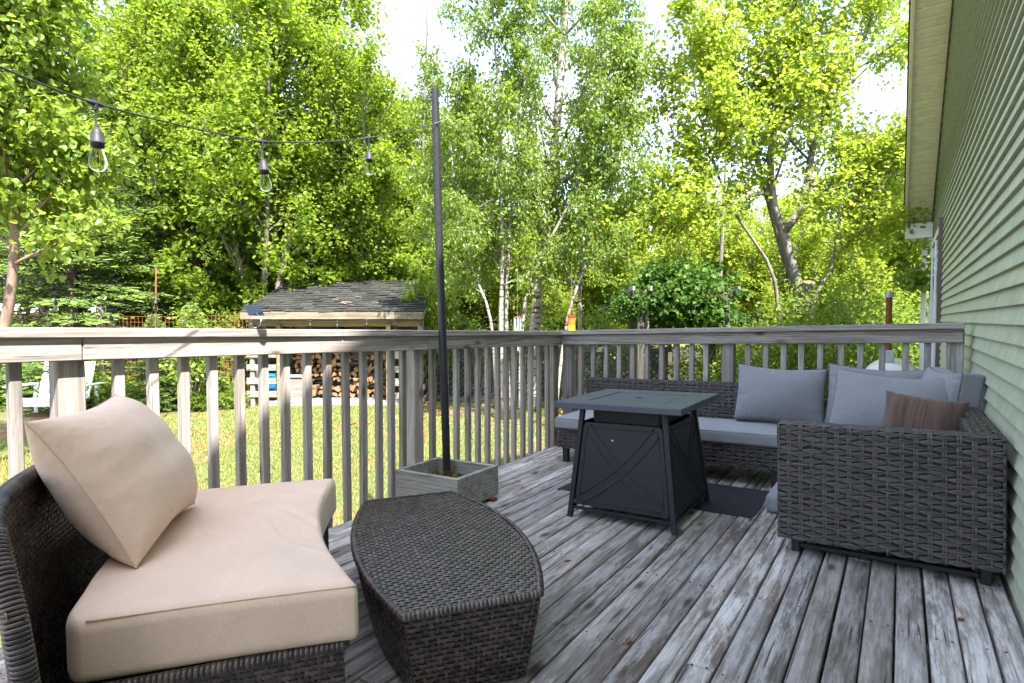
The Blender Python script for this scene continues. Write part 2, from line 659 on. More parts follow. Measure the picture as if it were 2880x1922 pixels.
def fabric(name, col, thread=900.0, var=0.1, stripes=None, sheen=0.2, wrinkle=0.25):
    m, n, l, p = nt(name)
    raw, v, rnd = coords(n, l, (6, 6, 6), rnd=3.0)
    nz = node(n, 'ShaderNodeTexNoise', Scale=1.0, Detail=5.0, Roughness=0.6)
    l.new(v, nz.inputs['Vector'])
    r = ramp(n, [(0.3, 1 - var), (0.7, 1 + var)])
    l.new(nz.outputs['Fac'], r.inputs['Fac'])
    c = mixc(n, l, 1.0, col, r.outputs['Color'], 'MULTIPLY')
    mpt = node(n, 'ShaderNodeMapping'); mpt.inputs['Scale'].default_value = (thread, thread * 0.06, thread * 0.3)
    l.new(raw, mpt.inputs['Vector'])
    t = node(n, 'ShaderNodeTexNoise', Scale=1.0, Detail=1.0)
    l.new(mpt.outputs[0], t.inputs['Vector'])
    rt = ramp(n, [(0.3, 0.9), (0.7, 1.08)])
    l.new(t.outputs['Fac'], rt.inputs['Fac'])
    c = mixc(n, l, 1.0, c, rt.outputs['Color'], 'MULTIPLY')
    if stripes is not None:
        mps = node(n, 'ShaderNodeMapping'); mps.inputs['Scale'].default_value = (46, 1.5, 1.5)
        l.new(raw, mps.inputs['Vector'])
        sn = node(n, 'ShaderNodeTexNoise', Scale=1.0, Detail=4.0, Roughness=0.8)
        l.new(mps.outputs[0], sn.inputs['Vector'])
        rs_ = ramp(n, [(0.42, 0.0), (0.60, 1.0)])
        l.new(sn.outputs['Fac'], rs_.inputs['Fac'])
        c = mixc(n, l, rs_.outputs['Color'], c, stripes)
    l.new(c, p.inputs['Base Color'])
    p.inputs['Roughness'].default_value = 0.9
    p.inputs['Specular IOR Level'].default_value = 0.15
    p.inputs['Sheen Weight'].default_value = sheen
    w = node(n, 'ShaderNodeTexNoise', Scale=9.0, Detail=4.0, Roughness=0.55, Distortion=0.6)
    l.new(raw, w.inputs['Vector'])
    bp = node(n, 'ShaderNodeBump', Strength=wrinkle, Distance=0.02)
    l.new(w.outputs['Fac'], bp.inputs['Height'])
    b2 = node(n, 'ShaderNodeBump', Strength=0.15, Distance=0.001)
    l.new(t.outputs['Fac'], b2.inputs['Height']); l.new(bp.outputs[0], b2.inputs['Normal'])
    l.new(b2.outputs[0], p.inputs['Normal'])
    return m


def rattan(name, cols, rough=0.42, streak=220.0):
    m, n, l, p = nt(name)
    geo = n.new('ShaderNodeNewGeometry')
    tc = n.new('ShaderNodeTexCoord')
    r = ramp(n, [(i / (len(cols) - 1), c) for i, c in enumerate(cols)])
    l.new(geo.outputs['Random Per Island'], r.inputs['Fac'])
    nz = node(n, 'ShaderNodeTexNoise', Scale=streak, Detail=2.0)
    l.new(tc.outputs['Object'], nz.inputs['Vector'])
    rr = ramp(n, [(0.3, 0.78), (0.7, 1.2)])
    l.new(nz.outputs['Fac'], rr.inputs['Fac'])
    c = mixc(n, l, 1.0, r.outputs['Color'], rr.outputs['Color'], 'MULTIPLY')
    l.new(c, p.inputs['Base Color'])
    p.inputs['Roughness'].default_value = rough
    p.inputs['Specular IOR Level'].default_value = 0.65
    return m


def leafmat(name, cols, trans=0.45, tcol=(0.22, 0.34, 0.03), rough=0.5, spec=0.3):
    """thin leaf: reflects and lets light through; tone varies leaf by leaf"""
    m = bpy.data.materials.new(name); m.use_nodes = True
    n = m.node_tree.nodes; l = m.node_tree.links
    p = n['Principled BSDF']; out = n['Material Output']
    geo = n.new('ShaderNodeNewGeometry')
    r = ramp(n, [(i / (len(cols) - 1), c) for i, c in enumerate(cols)])
    l.new(geo.outputs['Random Per Island'], r.inputs['Fac'])
    oi = n.new('ShaderNodeObjectInfo')
    rt = ramp(n, [(0.0, 0.88), (1.0, 1.12)])
    l.new(oi.outputs['Random'], rt.inputs['Fac'])
    c = mixc(n, l, 1.0, r.outputs['Color'], rt.outputs['Color'], 'MULTIPLY')
    l.new(c, p.inputs['Base Color'])
    p.inputs['Roughness'].default_value = rough
    p.inputs['Specular IOR Level'].default_value = spec
    tr = n.new('ShaderNodeBsdfTranslucent')
    c2 = mixc(n, l, 0.65, c, tcol)
    l.new(c2, tr.inputs['Color'])
    mx = n.new('ShaderNodeMixShader'); mx.inputs['Fac'].default_value = trans
    l.new(p.outputs[0], mx.inputs[1]); l.new(tr.outputs[0], mx.inputs[2])
    l.new(mx.outputs[0], out.inputs['Surface'])
    return m


def barkmat(name, dark, light, scale=(14, 14, 3), bump=0.8, marks=None):
    m, n, l, p = nt(name)
    raw, v, rnd = coords(n, l, scale)
    nz = node(n, 'ShaderNodeTexNoise', Scale=1.0, Detail=8.0, Roughness=0.7)
    l.new(v, nz.inputs['Vector'])
    r = ramp(n, [(0.35, dark), (0.65, light)])
    l.new(nz.outputs['Fac'], r.inputs['Fac'])
    c = r.outputs['Color']
    if marks is not None:
        mp = node(n, 'ShaderNodeMapping'); mp.inputs['Scale'].default_value = (5, 5, 26)
        l.new(raw, mp.inputs['Vector'])
        m2 = node(n, 'ShaderNodeTexNoise', Scale=1.0, Detail=4.0)
        l.new(mp.outputs[0], m2.inputs['Vector'])
        r2 = ramp(n, [(0.56, 0.0), (0.62, 1.0)])
        l.new(m2.outputs['Fac'], r2.inputs['Fac'])
        c = mixc(n, l, r2.outputs['Color'], c, marks)
    l.new(c, p.inputs['Base Color'])
    p.inputs['Roughness'].default_value = 0.9
    bp = node(n, 'ShaderNodeBump', Strength=bump, Distance=0.02)
    l.new(nz.outputs['Fac'], bp.inputs['Height'])
    l.new(bp.outputs[0], p.inputs['Normal'])
    return m


M = {}
dk, md, lt = (0.13, 0.108, 0.095), (0.30, 0.264, 0.240), (0.51, 0.475, 0.45)
M['deck'] = wood('weathered_decking', 'Y', dk, md, lt, brown=(0.13, 0.08, 0.05), patch=1.0, crack=0.8, tint=0.32, white=0.55, bump=0.7)
for a in 'XYZ':
    M['rail' + a] = wood('weathered_rail_' + a.lower(), a, (0.17, 0.15, 0.135), (0.345, 0.315, 0.295), (0.50, 0.47, 0.445), brown=(0.26, 0.17, 0.11), patch=0.45, crack=0.45, tint=0.16, bump=0.4)
    M['dark' + a] = wood('dark_weathered_' + a.lower(), a, (0.05, 0.045, 0.038), (0.115, 0.105, 0.09), (0.19, 0.175, 0.15), brown=(0.09, 0.065, 0.04), patch=0.5, crack=0.5, tint=0.25, bump=0.4)
    M['grey' + a] = wood('grey_board_' + a.lower(), a, (0.14, 0.13, 0.12), (0.30, 0.29, 0.27), (0.46, 0.45, 0.42), brown=(0.25, 0.18, 0.12), patch=0.4, crack=0.5, tint=0.2, bump=0.4)
M['planter'] = wood('planter_board', 'X', (0.17, 0.16, 0.14), (0.33, 0.32, 0.29), (0.45, 0.44, 0.40), brown=(0.2, 0.15, 0.1), patch=0.5, crack=0.35, tint=0.08, knots=0.4)
M['fascia'] = wood('mouldy_fascia', 'X', (0.10, 0.09, 0.07), (0.24, 0.21, 0.16), (0.36, 0.32, 0.25), brown=(0.09, 0.06, 0.04), patch=0.9, crack=0.4, knots=0.5)
M['shed_in'] = wood('shed_plywood', 'X', (0.2, 0.14, 0.08), (0.38, 0.28, 0.16), (0.5, 0.38, 0.22), patch=0.4, crack=0.2, knots=0.3)
M['rust'] = plain('rusted_steel', (0.16, 0.055, 0.03), 0.8, 0.2, 0.5, 30, 0.4)
M['rustwire'] = plain('rusted_wire', (0.33, 0.11, 0.05), 0.8, 0.1, 0.4, 40)
M['black_pole'] = plain('black_painted_pole', (0.022, 0.022, 0.026), 0.42, 0.0, 0.35, 40, 0.15, 90)
M['black_metal'] = plain('black_powder_coat', (0.016, 0.017, 0.020), 0.5, 0.0, 0.2, 25, 0.1, 220)
M['table_top'] = plain('dark_grey_table_top', (0.068, 0.074, 0.094), 0.5, 0.0, 0.10, 5, 0.05, 300)
M['chrome'] = plain('bright_steel', (0.6, 0.6, 0.62), 0.25, 1.0, 0.05)
M['rubber'] = plain('black_rubber', (0.03, 0.03, 0.034), 0.55, 0.0, 0.2, 30)
M['mat'] = plain('charcoal_mat', (0.035, 0.036, 0.042), 0.95, 0.0, 0.35, 60, 0.9, 260, 0.1)
M['soil'] = plain('dark_soil', (0.05, 0.035, 0.025), 0.95, 0.0, 0.6, 40, 1.0, 70, 0.1)
M['tan'] = fabric('tan_canvas', (0.75, 0.54, 0.41), 2200, 0.05, wrinkle=0.3)
M['tan_seam'] = fabric('tan_seam', (0.64, 0.44, 0.325), 2200, 0.05)
M['greyfab'] = fabric('grey_cushion', (0.215, 0.215, 0.230), 900, 0.06, wrinkle=0.3)
M['greytop'] = fabric('grey_seat_cushion', (0.26, 0.262, 0.285), 900, 0.06, wrinkle=0.3)
M['greypipe'] = fabric('grey_piping', (0.10, 0.10, 0.115), 900, 0.06)
M['brownfab'] = fabric('brown_striped_fabric', (0.075, 0.042, 0.032), 600, 0.08, stripes=(0.125, 0.080, 0.062), wrinkle=0.25)
M['wick_dk'] = rattan('espresso_wicker', [(0.028, 0.020, 0.018), (0.062, 0.044, 0.038), (0.110, 0.076, 0.062)], 0.27)
M['wick_gr'] = rattan('grey_brown_wicker', [(0.018, 0.015, 0.014), (0.040, 0.033, 0.030), (0.080, 0.067, 0.060), (0.055, 0.036, 0.027)], 0.48, 150)
M['wick_core'] = plain('dark_wicker_backing', (0.012, 0.010, 0.010), 0.8)
M['siding'] = plain('sage_green_clapboard', (0.42, 0.445, 0.33), 0.6, 0.0, 0.12, 9, 0.15, 60, 0.3, stain=(0.33, 0.355, 0.215), tint=0.03)
M['soffit'] = plain('cream_soffit', (0.80, 0.74, 0.60), 0.6, 0.0, 0.09, 12, 0.0, 60, 0.3, stain=(0.62, 0.58, 0.44))
M['white_trim'] = plain('white_trim', (0.74, 0.75, 0.76), 0.5, 0.0, 0.06, 8, 0, 60, 0.4, stain=(0.6, 0.61, 0.56))
M['brown_trim'] = plain('brown_trim', (0.10, 0.075, 0.065), 0.6)
M['white_paint'] = plain('white_paint', (0.80, 0.80, 0.79), 0.5, 0.0, 0.05, 8)
M['tank'] = plain('tank_white_enamel', (0.66, 0.69, 0.66), 0.4, 0.0, 0.06, 6)
M['galv'] = plain('galvanised_box', (0.35, 0.35, 0.35), 0.55, 0.3, 0.25, 25, stain=(0.16, 0.09, 0.06))
M['tarp'] = plain('blue_tarp', (0.01, 0.16, 0.55), 0.4, 0, 0.2, 10)
M['navy'] = plain('navy_bag', (0.012, 0.022, 0.075), 0.5, 0, 0.3, 12)
M['bark_log'] = plain('log_bark', (0.13, 0.095, 0.07), 0.95, 0.0, 0.5, 30, 0.8, 50, 0.1, tint=0.3)
M['log_end'] = plain('split_wood', (0.31, 0.175, 0.09), 0.85, 0.0, 0.25, 22, 0.4, 90, 0.1, tint=0.22)
M['asphalt'] = plain('mossy_roof_shingle', (0.038, 0.038, 0.036), 0.95, 0.0, 0.5, 30, 0.6, 160, 0.1, stain=(0.048, 0.066, 0.05), tint=0.25)
M['lattice'] = plain('dark_grey_lattice', (0.05, 0.054, 0.05), 0.85, 0.0, 0.3, 20, tint=0.2)
M['twine'] = plain('twine', (0.3, 0.22, 0.12), 0.9)
M['panel'] = plain('solar_cell', (0.012, 0.016, 0.03), 0.2)
for nm, c in (('red', (0.70, 0.03, 0.02)), ('orange', (0.80, 0.18, 0.02)), ('yellow', (0.80, 0.55, 0.02)), ('green', (0.09, 0.40, 0.06)), ('blue', (0.02, 0.06, 0.42)), ('purple', (0.16, 0.03, 0.32))):
    M[nm] = plain('windsock_' + nm, c, 0.6, 0, 0.05)
M['chime'] = plain('chime_tube', (0.62, 0.72, 0.70), 0.3, 0.7, 0.05)
M['chime_wood'] = plain('chime_wood', (0.22, 0.09, 0.04), 0.6)
M['dead_leaf'] = plain('dead_leaf', (0.24, 0.12, 0.05), 0.9, tint=0.3)

gm, gn, gl, gp_ = nt('bulb_glass')
gp_.inputs['Base Color'].default_value = (1, 1, 1, 1)
gp_.inputs['Roughness'].default_value = 0.02
gp_.inputs['Transmission Weight'].default_value = 1.0
gp_.inputs['IOR'].default_value = 1.15
M['glass'] = gm
M['filament'] = plain('filament', (0.75, 0.38, 0.10), 0.4)
wm, wn2, wl2, wp = nt('window_glass')
wp.inputs['Base Color'].default_value = (0.03, 0.035, 0.035, 1)
wp.inputs['Roughness'].default_value = 0.03
wp.inputs['Specular IOR Level'].default_value = 0.9
M['pane'] = wm

# foliage
M['leaf_maple'] = leafmat('maple_leaf', [(0.080, 0.155, 0.018), (0.135, 0.225, 0.022), (0.19, 0.275, 0.028), (0.25, 0.30, 0.034)], 0.50, (0.44, 0.58, 0.04))
M['leaf_maple2'] = leafmat('sunny_maple_leaf', [(0.12, 0.20, 0.02), (0.18, 0.265, 0.026), (0.24, 0.31, 0.032), (0.29, 0.33, 0.04), (0.33, 0.29, 0.06)], 0.55, (0.50, 0.64, 0.06))
M['leaf_birch'] = leafmat('birch_leaf', [(0.070, 0.135, 0.026), (0.125, 0.205, 0.032), (0.195, 0.265, 0.04)], 0.48, (0.42, 0.54, 0.05), 0.38, 0.5)
M['leaf_alder'] = leafmat('alder_leaf', [(0.12, 0.205, 0.034), (0.18, 0.27, 0.04), (0.25, 0.32, 0.05)], 0.50, (0.46, 0.58, 0.05), 0.4, 0.45)
M['leaf_vine'] = leafmat('creeper_leaf', [(0.030, 0.085, 0.014), (0.052, 0.128, 0.018), (0.095, 0.18, 0.026)], 0.28, (0.24, 0.38, 0.03), 0.55, 0.25)
M['leaf_bush'] = leafmat('bush_leaf', [(0.07, 0.14, 0.022), (0.13, 0.215, 0.028), (0.21, 0.27, 0.036)], 0.46, (0.42, 0.54, 0.05))
M['needle'] = leafmat('spruce_needle', [(0.075, 0.14, 0.032), (0.14, 0.23, 0.042), (0.22, 0.32, 0.06)], 0.3, (0.26, 0.36, 0.04), 0.55)
M['needle_dk'] = leafmat('dark_spruce_needle', [(0.012, 0.036, 0.014), (0.022, 0.058, 0.018), (0.04, 0.085, 0.024)], 0.15, (0.10, 0.18, 0.03), 0.6)
M['grass'] = leafmat('grass_blade', [(0.10, 0.17, 0.025), (0.19, 0.25, 0.045), (0.30, 0.31, 0.10), (0.46, 0.40, 0.20)], 0.35, (0.44, 0.46, 0.06))
M['hosta'] = leafmat('hosta_leaf', [(0.12, 0.20, 0.02), (0.20, 0.26, 0.03)], 0.4, (0.3, 0.38, 0.03))
M['bark_grey'] = barkmat('grey_maple_bark', (0.085, 0.075, 0.065), (0.26, 0.23, 0.20))
M['bark_dark'] = barkmat('dark_spruce_bark', (0.05, 0.038, 0.03), (0.15, 0.115, 0.09))
M['bark_birch'] = barkmat('white_birch_bark', (0.20, 0.175, 0.15), (0.44, 0.41, 0.37), (7, 7, 4), 0.3, (0.05, 0.04, 0.035))
M['bark_alder'] = barkmat('reddish_bark', (0.13, 0.085, 0.065), (0.32, 0.23, 0.18))
M['bark_dead'] = barkmat('bleached_dead_wood', (0.10, 0.09, 0.08), (0.26, 0.24, 0.22))
# ------------------------------------------------------------------ ground
rng = random.Random(7)
RS = np.random.RandomState(11)


def lawn_mat():
    m, n, l, p = nt('lawn_soil')
    tc = n.new('ShaderNodeTexCoord')
    a = node(n, 'ShaderNodeTexNoise', Scale=0.8, Detail=8.0, Roughness=0.7)
    l.new(tc.outputs['Object'], a.inputs['Vector'])
    b = node(n, 'ShaderNodeTexNoise', Scale=22.0, Detail=6.0, Roughness=0.7)
    l.new(tc.outputs['Object'], b.inputs['Vector'])
    g = ramp(n, [(0.3, (0.06, 0.085, 0.02)), (0.55, (0.11, 0.125, 0.035)), (0.75, (0.20, 0.17, 0.075))])
    l.new(b.outputs['Fac'], g.inputs['Fac'])
    br = ramp(n, [(0.3, (0.10, 0.05, 0.025)), (0.7, (0.26, 0.13, 0.06))])
    l.new(b.outputs['Fac'], br.inputs['Fac'])
    f = ramp(n, [(0.50, 0.0), (0.60, 1.0)])
    l.new(a.outputs['Fac'], f.inputs['Fac'])
    c = mixc(n, l, f.outputs['Color'], g.outputs['Color'], br.outputs['Color'])
    l.new(c, p.inputs['Base Color'])
    p.inputs['Roughness'].default_value = 0.95
    bp = node(n, 'ShaderNodeBump', Strength=0.8, Distance=0.03)
    l.new(b.outputs['Fac'], bp.inputs['Height']); l.new(bp.outputs[0], p.inputs['Normal'])
    return m


def ground_h(x, y):
    p = np.stack([x, y, 0 * x], 1)
    far = np.clip((np.hypot(x, y) - 16) / 30, 0, 1)
    return GROUND + 0.03 * vnoise(p, 0.7, 3) * np.clip((np.hypot(x + 1, y - 2) - 5) / 4, 0, 1) + far * 1.2


g = MB()
xs = np.concatenate([np.linspace(-160, -22, 14), np.linspace(-20, 20, 90), np.linspace(22, 160, 14)])
ys = np.concatenate([np.linspace(-160, -14, 12), np.linspace(-12, 30, 90), np.linspace(32, 180, 14)])
gx, gy = np.meshgrid(xs, ys, indexing='ij')
gv = np.stack([gx.ravel(), gy.ravel(), ground_h(gx.ravel(), gy.ravel())], 1)
g.add(gv, grid_faces(len(xs), len(ys)))
struct(g.build('lawn', lawn_mat(), smooth=True))

# ------------------------------------------------------------------ deck
deck = thing('deck', 'weathered grey wooden deck of narrow boards with bleached and brown patches', 'deck', (0, 0, 0))
PITCH = 0.0925
NB = 32
X_LEFT = XW - 0.012 - NB * PITCH
joists = [-1.1, -0.55, 0.05, 0.62, 1.22, 1.83, 2.42, 3.03, 3.64, 4.24, 4.56]


def plank(mb, x0, x1, y0, y1, ztop, th, seed):
    rs = np.random.RandomState(seed)
    w = x1 - x0
    prof = np.array([(0, -th), (0, -0.008), (0.0018, -0.003), (0.0075, 0), (w * 0.5, -0.0012), (w - 0.0075, 0), (w - 0.0018, -0.003), (w, -0.006), (w, -th)])
    n = max(3, int((y1 - y0) / 0.28))
    ys_ = np.linspace(y0, y1, n)
    ph = rs.rand(4) * 6
    V = []
    for i, yy in enumerate(ys_):
        dx = 0.0012 * math.sin(yy * 1.7 + ph[0]) + rs.normal() * 0.0004
        dz = 0.0013 * math.sin(yy * 2.3 + ph[1]) + rs.normal() * 0.0005
        tw = 0.010 * math.sin(yy * 0.9 + ph[2])
        for (px, pz) in prof:
            V.append((x0 + px + dx, yy, ztop + pz + dz + tw * (px - w / 2)))
    k = len(prof)
    F = [tuple(q) for q in grid_faces(n, k, True)]
    F.append(tuple(range(k))[::-1]); F.append(tuple(range((n - 1) * k, n * k)))
    mb.add(V, F)


nail = MB()
for i in range(NB):
    x0 = X_LEFT + i * PITCH
    gap = 0.006 + 0.0035 * rng.random()
    x1 = x0 + PITCH - gap
    zt = floor_z((x0 + x1) / 2) + rng.uniform(-0.0012, 0.0012)
    y_end = 4.60 + rng.uniform(-0.006, 0.006)
    cuts = [-1.3, y_end]
    if rng.random() < 0.62:
        cuts.insert(1, rng.choice(joists[3:9]))
    for a, b in zip(cuts[:-1], cuts[1:]):
        mb = MB(); plank(mb, x0, x1, a + 0.0015, b - 0.0015, zt, 0.036, rng.randrange(10 ** 6))
        mb.build('plank', M['deck'], deck, smooth=True, angle=35)
    for yj in joists:
        for xx in (x0 + 0.02, x1 - 0.02):
            if rng.random() < 0.85:
                c = (xx + rng.uniform(-.004, .004), yj + rng.uniform(-.01, .01))
                ang = np.arange(6) / 6 * 2 * PI
                v = [(c[0] + 0.0042 * math.cos(t), c[1] + 0.0042 * math.sin(t), zt + 0.0012) for t in ang] + [(c[0] + 0.0042 * math.cos(t), c[1] + 0.0042 * math.sin(t), zt - 0.003) for t in ang]
                nail.add(v, [tuple(range(6))] + [(q, (q + 6), (q + 1) % 6 + 6, (q + 1) % 6) for q in range(6)])
stuff(nail.build('nail_heads', M['rust'], deck))
for yj in joists:
    mb = MB()
    v = np.array([(X_LEFT + 0.03, yj - 0.019, 0), (XW - 0.03, yj - 0.019, 0), (XW - 0.03, yj + 0.019, 0), (X_LEFT + 0.03, yj + 0.019, 0)], float)
    top = v.copy(); top[:, 2] = SLOPE * (v[:, 0] - XW) - 0.0375
    bot = top.copy(); bot[:, 2] -= 0.18
    mb.add(np.concatenate([bot, top]), BOXF)
    mb.build('joist', M['greyX'], deck)
for xx in (X_LEFT + 0.02,):
    mb = MB(); box(mb, (xx - 0.018, -1.3, floor_z(xx) - 0.26), (xx + 0.008, 4.58, floor_z(xx) - 0.038)); mb.build('rim_board', M['greyY'], deck)
for (xx, yy) in ((-2.4, -0.5), (-2.4, 2.0), (-2.4, 4.3), (-0.9, 4.3), (0.1, 4.3), (-0.9, 1.9)):
    mb = MB(); cbox(mb, (xx - 0.045, yy - 0.045, GROUND - 0.2), (xx + 0.045, yy + 0.045, floor_z(xx) - 0.215), 0.004); mb.build('support_post', M['greyZ'], deck)

# ------------------------------------------------------------------ railings
XR = -2.58


def zL(y):
    return 1.048 - (y - 0.71) * 0.0197


def zR(x):
    return 0.970 + (x + 2.546) * 0.0278


railL = thing('deck_railing', 'weathered wooden deck railing along the lawn, sun-bleached at one end', 'railing', (XR, 2.0, 0))
railR = thing('deck_railing', 'grey wooden deck railing behind the cushioned sofa, ending at the house wall', 'railing', (-1.0, 4.72, 0))


def inv(o):
    return np.array(o.location)


def rail_piece(name, parent, y0, y1, xa, xb, top, bot, mat, ch=0.004, axis='Y', zf=zL):
    """board following the (sagging) rail line; top/bot are offsets from the cap top"""
    mb = MB()
    off = inv(parent)
    def xf(v):
        q = v.copy()
        s = q[:, 1] if axis == 'Y' else q[:, 0]
        q[:, 2] = zf(s) + q[:, 2] + 0.0035 * np.sin(s * 2.1)
        return q - off
    if axis == 'Y':
        ys_ = np.linspace(y0, y1, 5)
        cbox(mb, (xa, y0, bot), (xb, y1, top), ch, xf=xf)
    else:
        cbox(mb, (y0, xa, bot), (y1, xb, top), ch, xf=xf)
    return mb.build(name, mat, parent)


for a, b in ((-0.7, 2.168), (2.171, 4.765)):
    rail_piece('cap_board', railL, a, b, -2.705, -2.545, 0.0, -0.038, M['railY'])
for a, b in ((-0.7, 0.946), (0.9485, 2.8865), (2.889, 4.70)):
    rail_piece('rail_board', railL, a, b, -2.600, -2.562, -0.0395, -0.1300, M['railY'])


def upright(name, parent, x, y, w, zb, zt, mat, lean=0.0):
    mb = MB(); off = inv(parent)
    cbox(mb, (x - w / 2, y - w / 2, zb), (x + w / 2, y + w / 2, zt), 0.0035)
    def tw(v):
        q = v.copy(); t = (q[:, 2] - zb) / (zt - zb)
        q[:, 0] += lean * (t - 1) * 0.6; q[:, 1] += lean * (t - 1)
        return q - off
    mb.map(tw)
    return mb.build(name, mat, parent)


for y in (-0.4, 0.924, 2.836, 4.66):
    upright('post', railL, -2.602 - 0.0445, y, 0.089, GROUND - 0.1 if y > 4.6 else -0.30, zL(y) - 0.0392, M['railZ'])
for y in (-0.27, -0.14, -0.01, 0.12, 0.25, 0.375, 0.5, 0.628, 0.756, 1.089, 1.218, 1.346, 1.474, 1.606, 1.733, 1.856, 1.987, 2.121, 2.245, 2.38, 2.501, 2.605, 2.708, 2.986, 3.119, 3.244, 3.372, 3.497, 3.624, 3.753, 3.877, 3.992, 4.128, 4.253, 4.384, 4.527):
    upright('baluster', railL, -2.6215, y, 0.038, -0.24 + rng.uniform(-.02, .02), zL(y) - 0.0392, M['railZ'], rng.uniform(-.006, .006))
rail_piece('cap_board', railR, -2.705, 0.338, 4.645, 4.795, 0.0, -0.038, M['railX'], axis='X', zf=zR)
rail_piece('rail_board', railR, -2.56, 0.336, 4.690, 4.728, -0.0395, -0.128, M['railX'], axis='X', zf=zR)
for x in (-2.530, -1.119, 0.300):
    upright('post', railR, x, 4.730 + 0.0445, 0.089, -0.30, zR(x) - 0.0392, M['railZ'])
for x in (-2.4, -2.274, -2.147, -2.024, -1.904, -1.778, -1.649, -1.522, -1.4, -1.285, -0.972, -0.843, -0.718, -0.601, -0.477, -0.346, -0.227, -0.1, 0.033, 0.153):
    upright('baluster', railR, x, 4.7495, 0.038, -0.24 + rng.uniform(-.02, .02), zR(x) - 0.0392, M['railZ'], rng.uniform(-.006, .006))
for (x, y, parent) in ((-2.5, 4.625, railR),):
    mb = MB(); cbox(mb, (X_LEFT + 0.02, 4.605, floor_z(-2.5) - 0.20), (0.33, 4.640, floor_z(-2.5) - 0.045), 0.003)
    mb.build('rim_board', M['greyX'], deck)

# ------------------------------------------------------------------ house
HY0, HY1, EAVE, PITCHR = -4.8, 11.2, 2.63, 0.466
RIDGE = 3.2  # unseen ridge and near slope, placed so the house shades the deck
house = thing('house', 'green clapboard house with cream soffit along its sloping gable eave', 'house', (XW, 5.2, GROUND))
HO = inv(house)


def rake(y):
    return EAVE + PITCHR * (min(y, HY1) - HY0 if y < RIDGE else HY1 - y)


def H(mb, name, mat, parent=house, **kw):
    mb.map(lambda v: v - HO)
    return mb.build(name, mat, parent, **kw)


mb = MB()
gp = [(HY0, GROUND - 0.3), (HY1, GROUND - 0.3), (HY1, EAVE - 0.01), (RIDGE, rake(RIDGE) - 0.01), (HY0, EAVE - 0.01)]
for xx in (XW + 0.014, XW + 8.0):
    v = [(xx, y, z) for y, z in gp]
    mb.add(v + [(xx + 0.1, y, z) for y, z in gp], [(4, 3, 2, 1, 0), (5, 6, 7, 8, 9)] + [(i, (i + 1) % 5, (i + 1) % 5 + 5, i + 5) for i in range(5)])
box(mb, (XW + 0.114, HY0, GROUND - 0.3), (XW + 8.0, HY0 + 0.1, EAVE))
box(mb, (XW + 0.114, HY1 - 0.1, GROUND - 0.3), (XW + 8.0, HY1, EAVE))
H(mb, 'wall', M['siding'])
EXPO = 0.0795
course = 0
z = GROUND + 0.08
hr = random.Random(5)
while z < rake(RIDGE) - 0.06:
    y0 = HY0 + 0.002 + max(0, (z + EXPO - EAVE) / PITCHR); y1 = HY1 - 0.05 - max(0, (z + EXPO - EAVE) / PITCHR)
    if y1 - y0 > 0.3:
        cuts = [y0]; yy = y0 + hr.uniform(1.2, 4.4)
        while yy < y1 - 0.5:
            cuts.append(yy); yy += hr.choice([3.05, 3.66, 3.66, 4.27])
        cuts.append(y1)
        for a, b in zip(cuts[:-1], cuts[1:]):
            mb = MB()
            o = hr.uniform(-0.0008, 0.0008)
            # wedge section: thick butt at the bottom, feather at the top, tucked under the course above
            pr = [(XW - 0.0105 + o, z), (XW + 0.0135, z), (XW + 0.0135, z + EXPO + 0.006), (XW + 0.0085, z + EXPO + 0.006), (XW - 0.0105 + o, z + 0.004)]
            aa, bb = a + 0.003, b - 0.003
            v = [(x, aa, zz) for x, zz in pr] + [(x, bb, zz) for x, zz in pr]
            mb.add(v, [(0, 1, 2, 3, 4), (9, 8, 7, 6, 5)] + [(i, i + 5, (i + 1) % 5 + 5, (i + 1) % 5) for i in range(5)])
            H(mb, 'clapboard', M['siding'])
    z += EXPO; course += 1
OVX = 0.035


def slope_box(mb, xa, xb, ya, yb, t0, t1, ch=None):
    """slab following the rake from ya to yb, between normal offsets t0..t1 (z measured at the rake line)"""
    v = []
    for tt in (t0, t1):
        for (x, y) in ((xa, ya), (xb, ya), (xb, yb), (xa, yb)):
            v.append((x, y, rake(y) + tt))
    mb.add(v, BOXF)


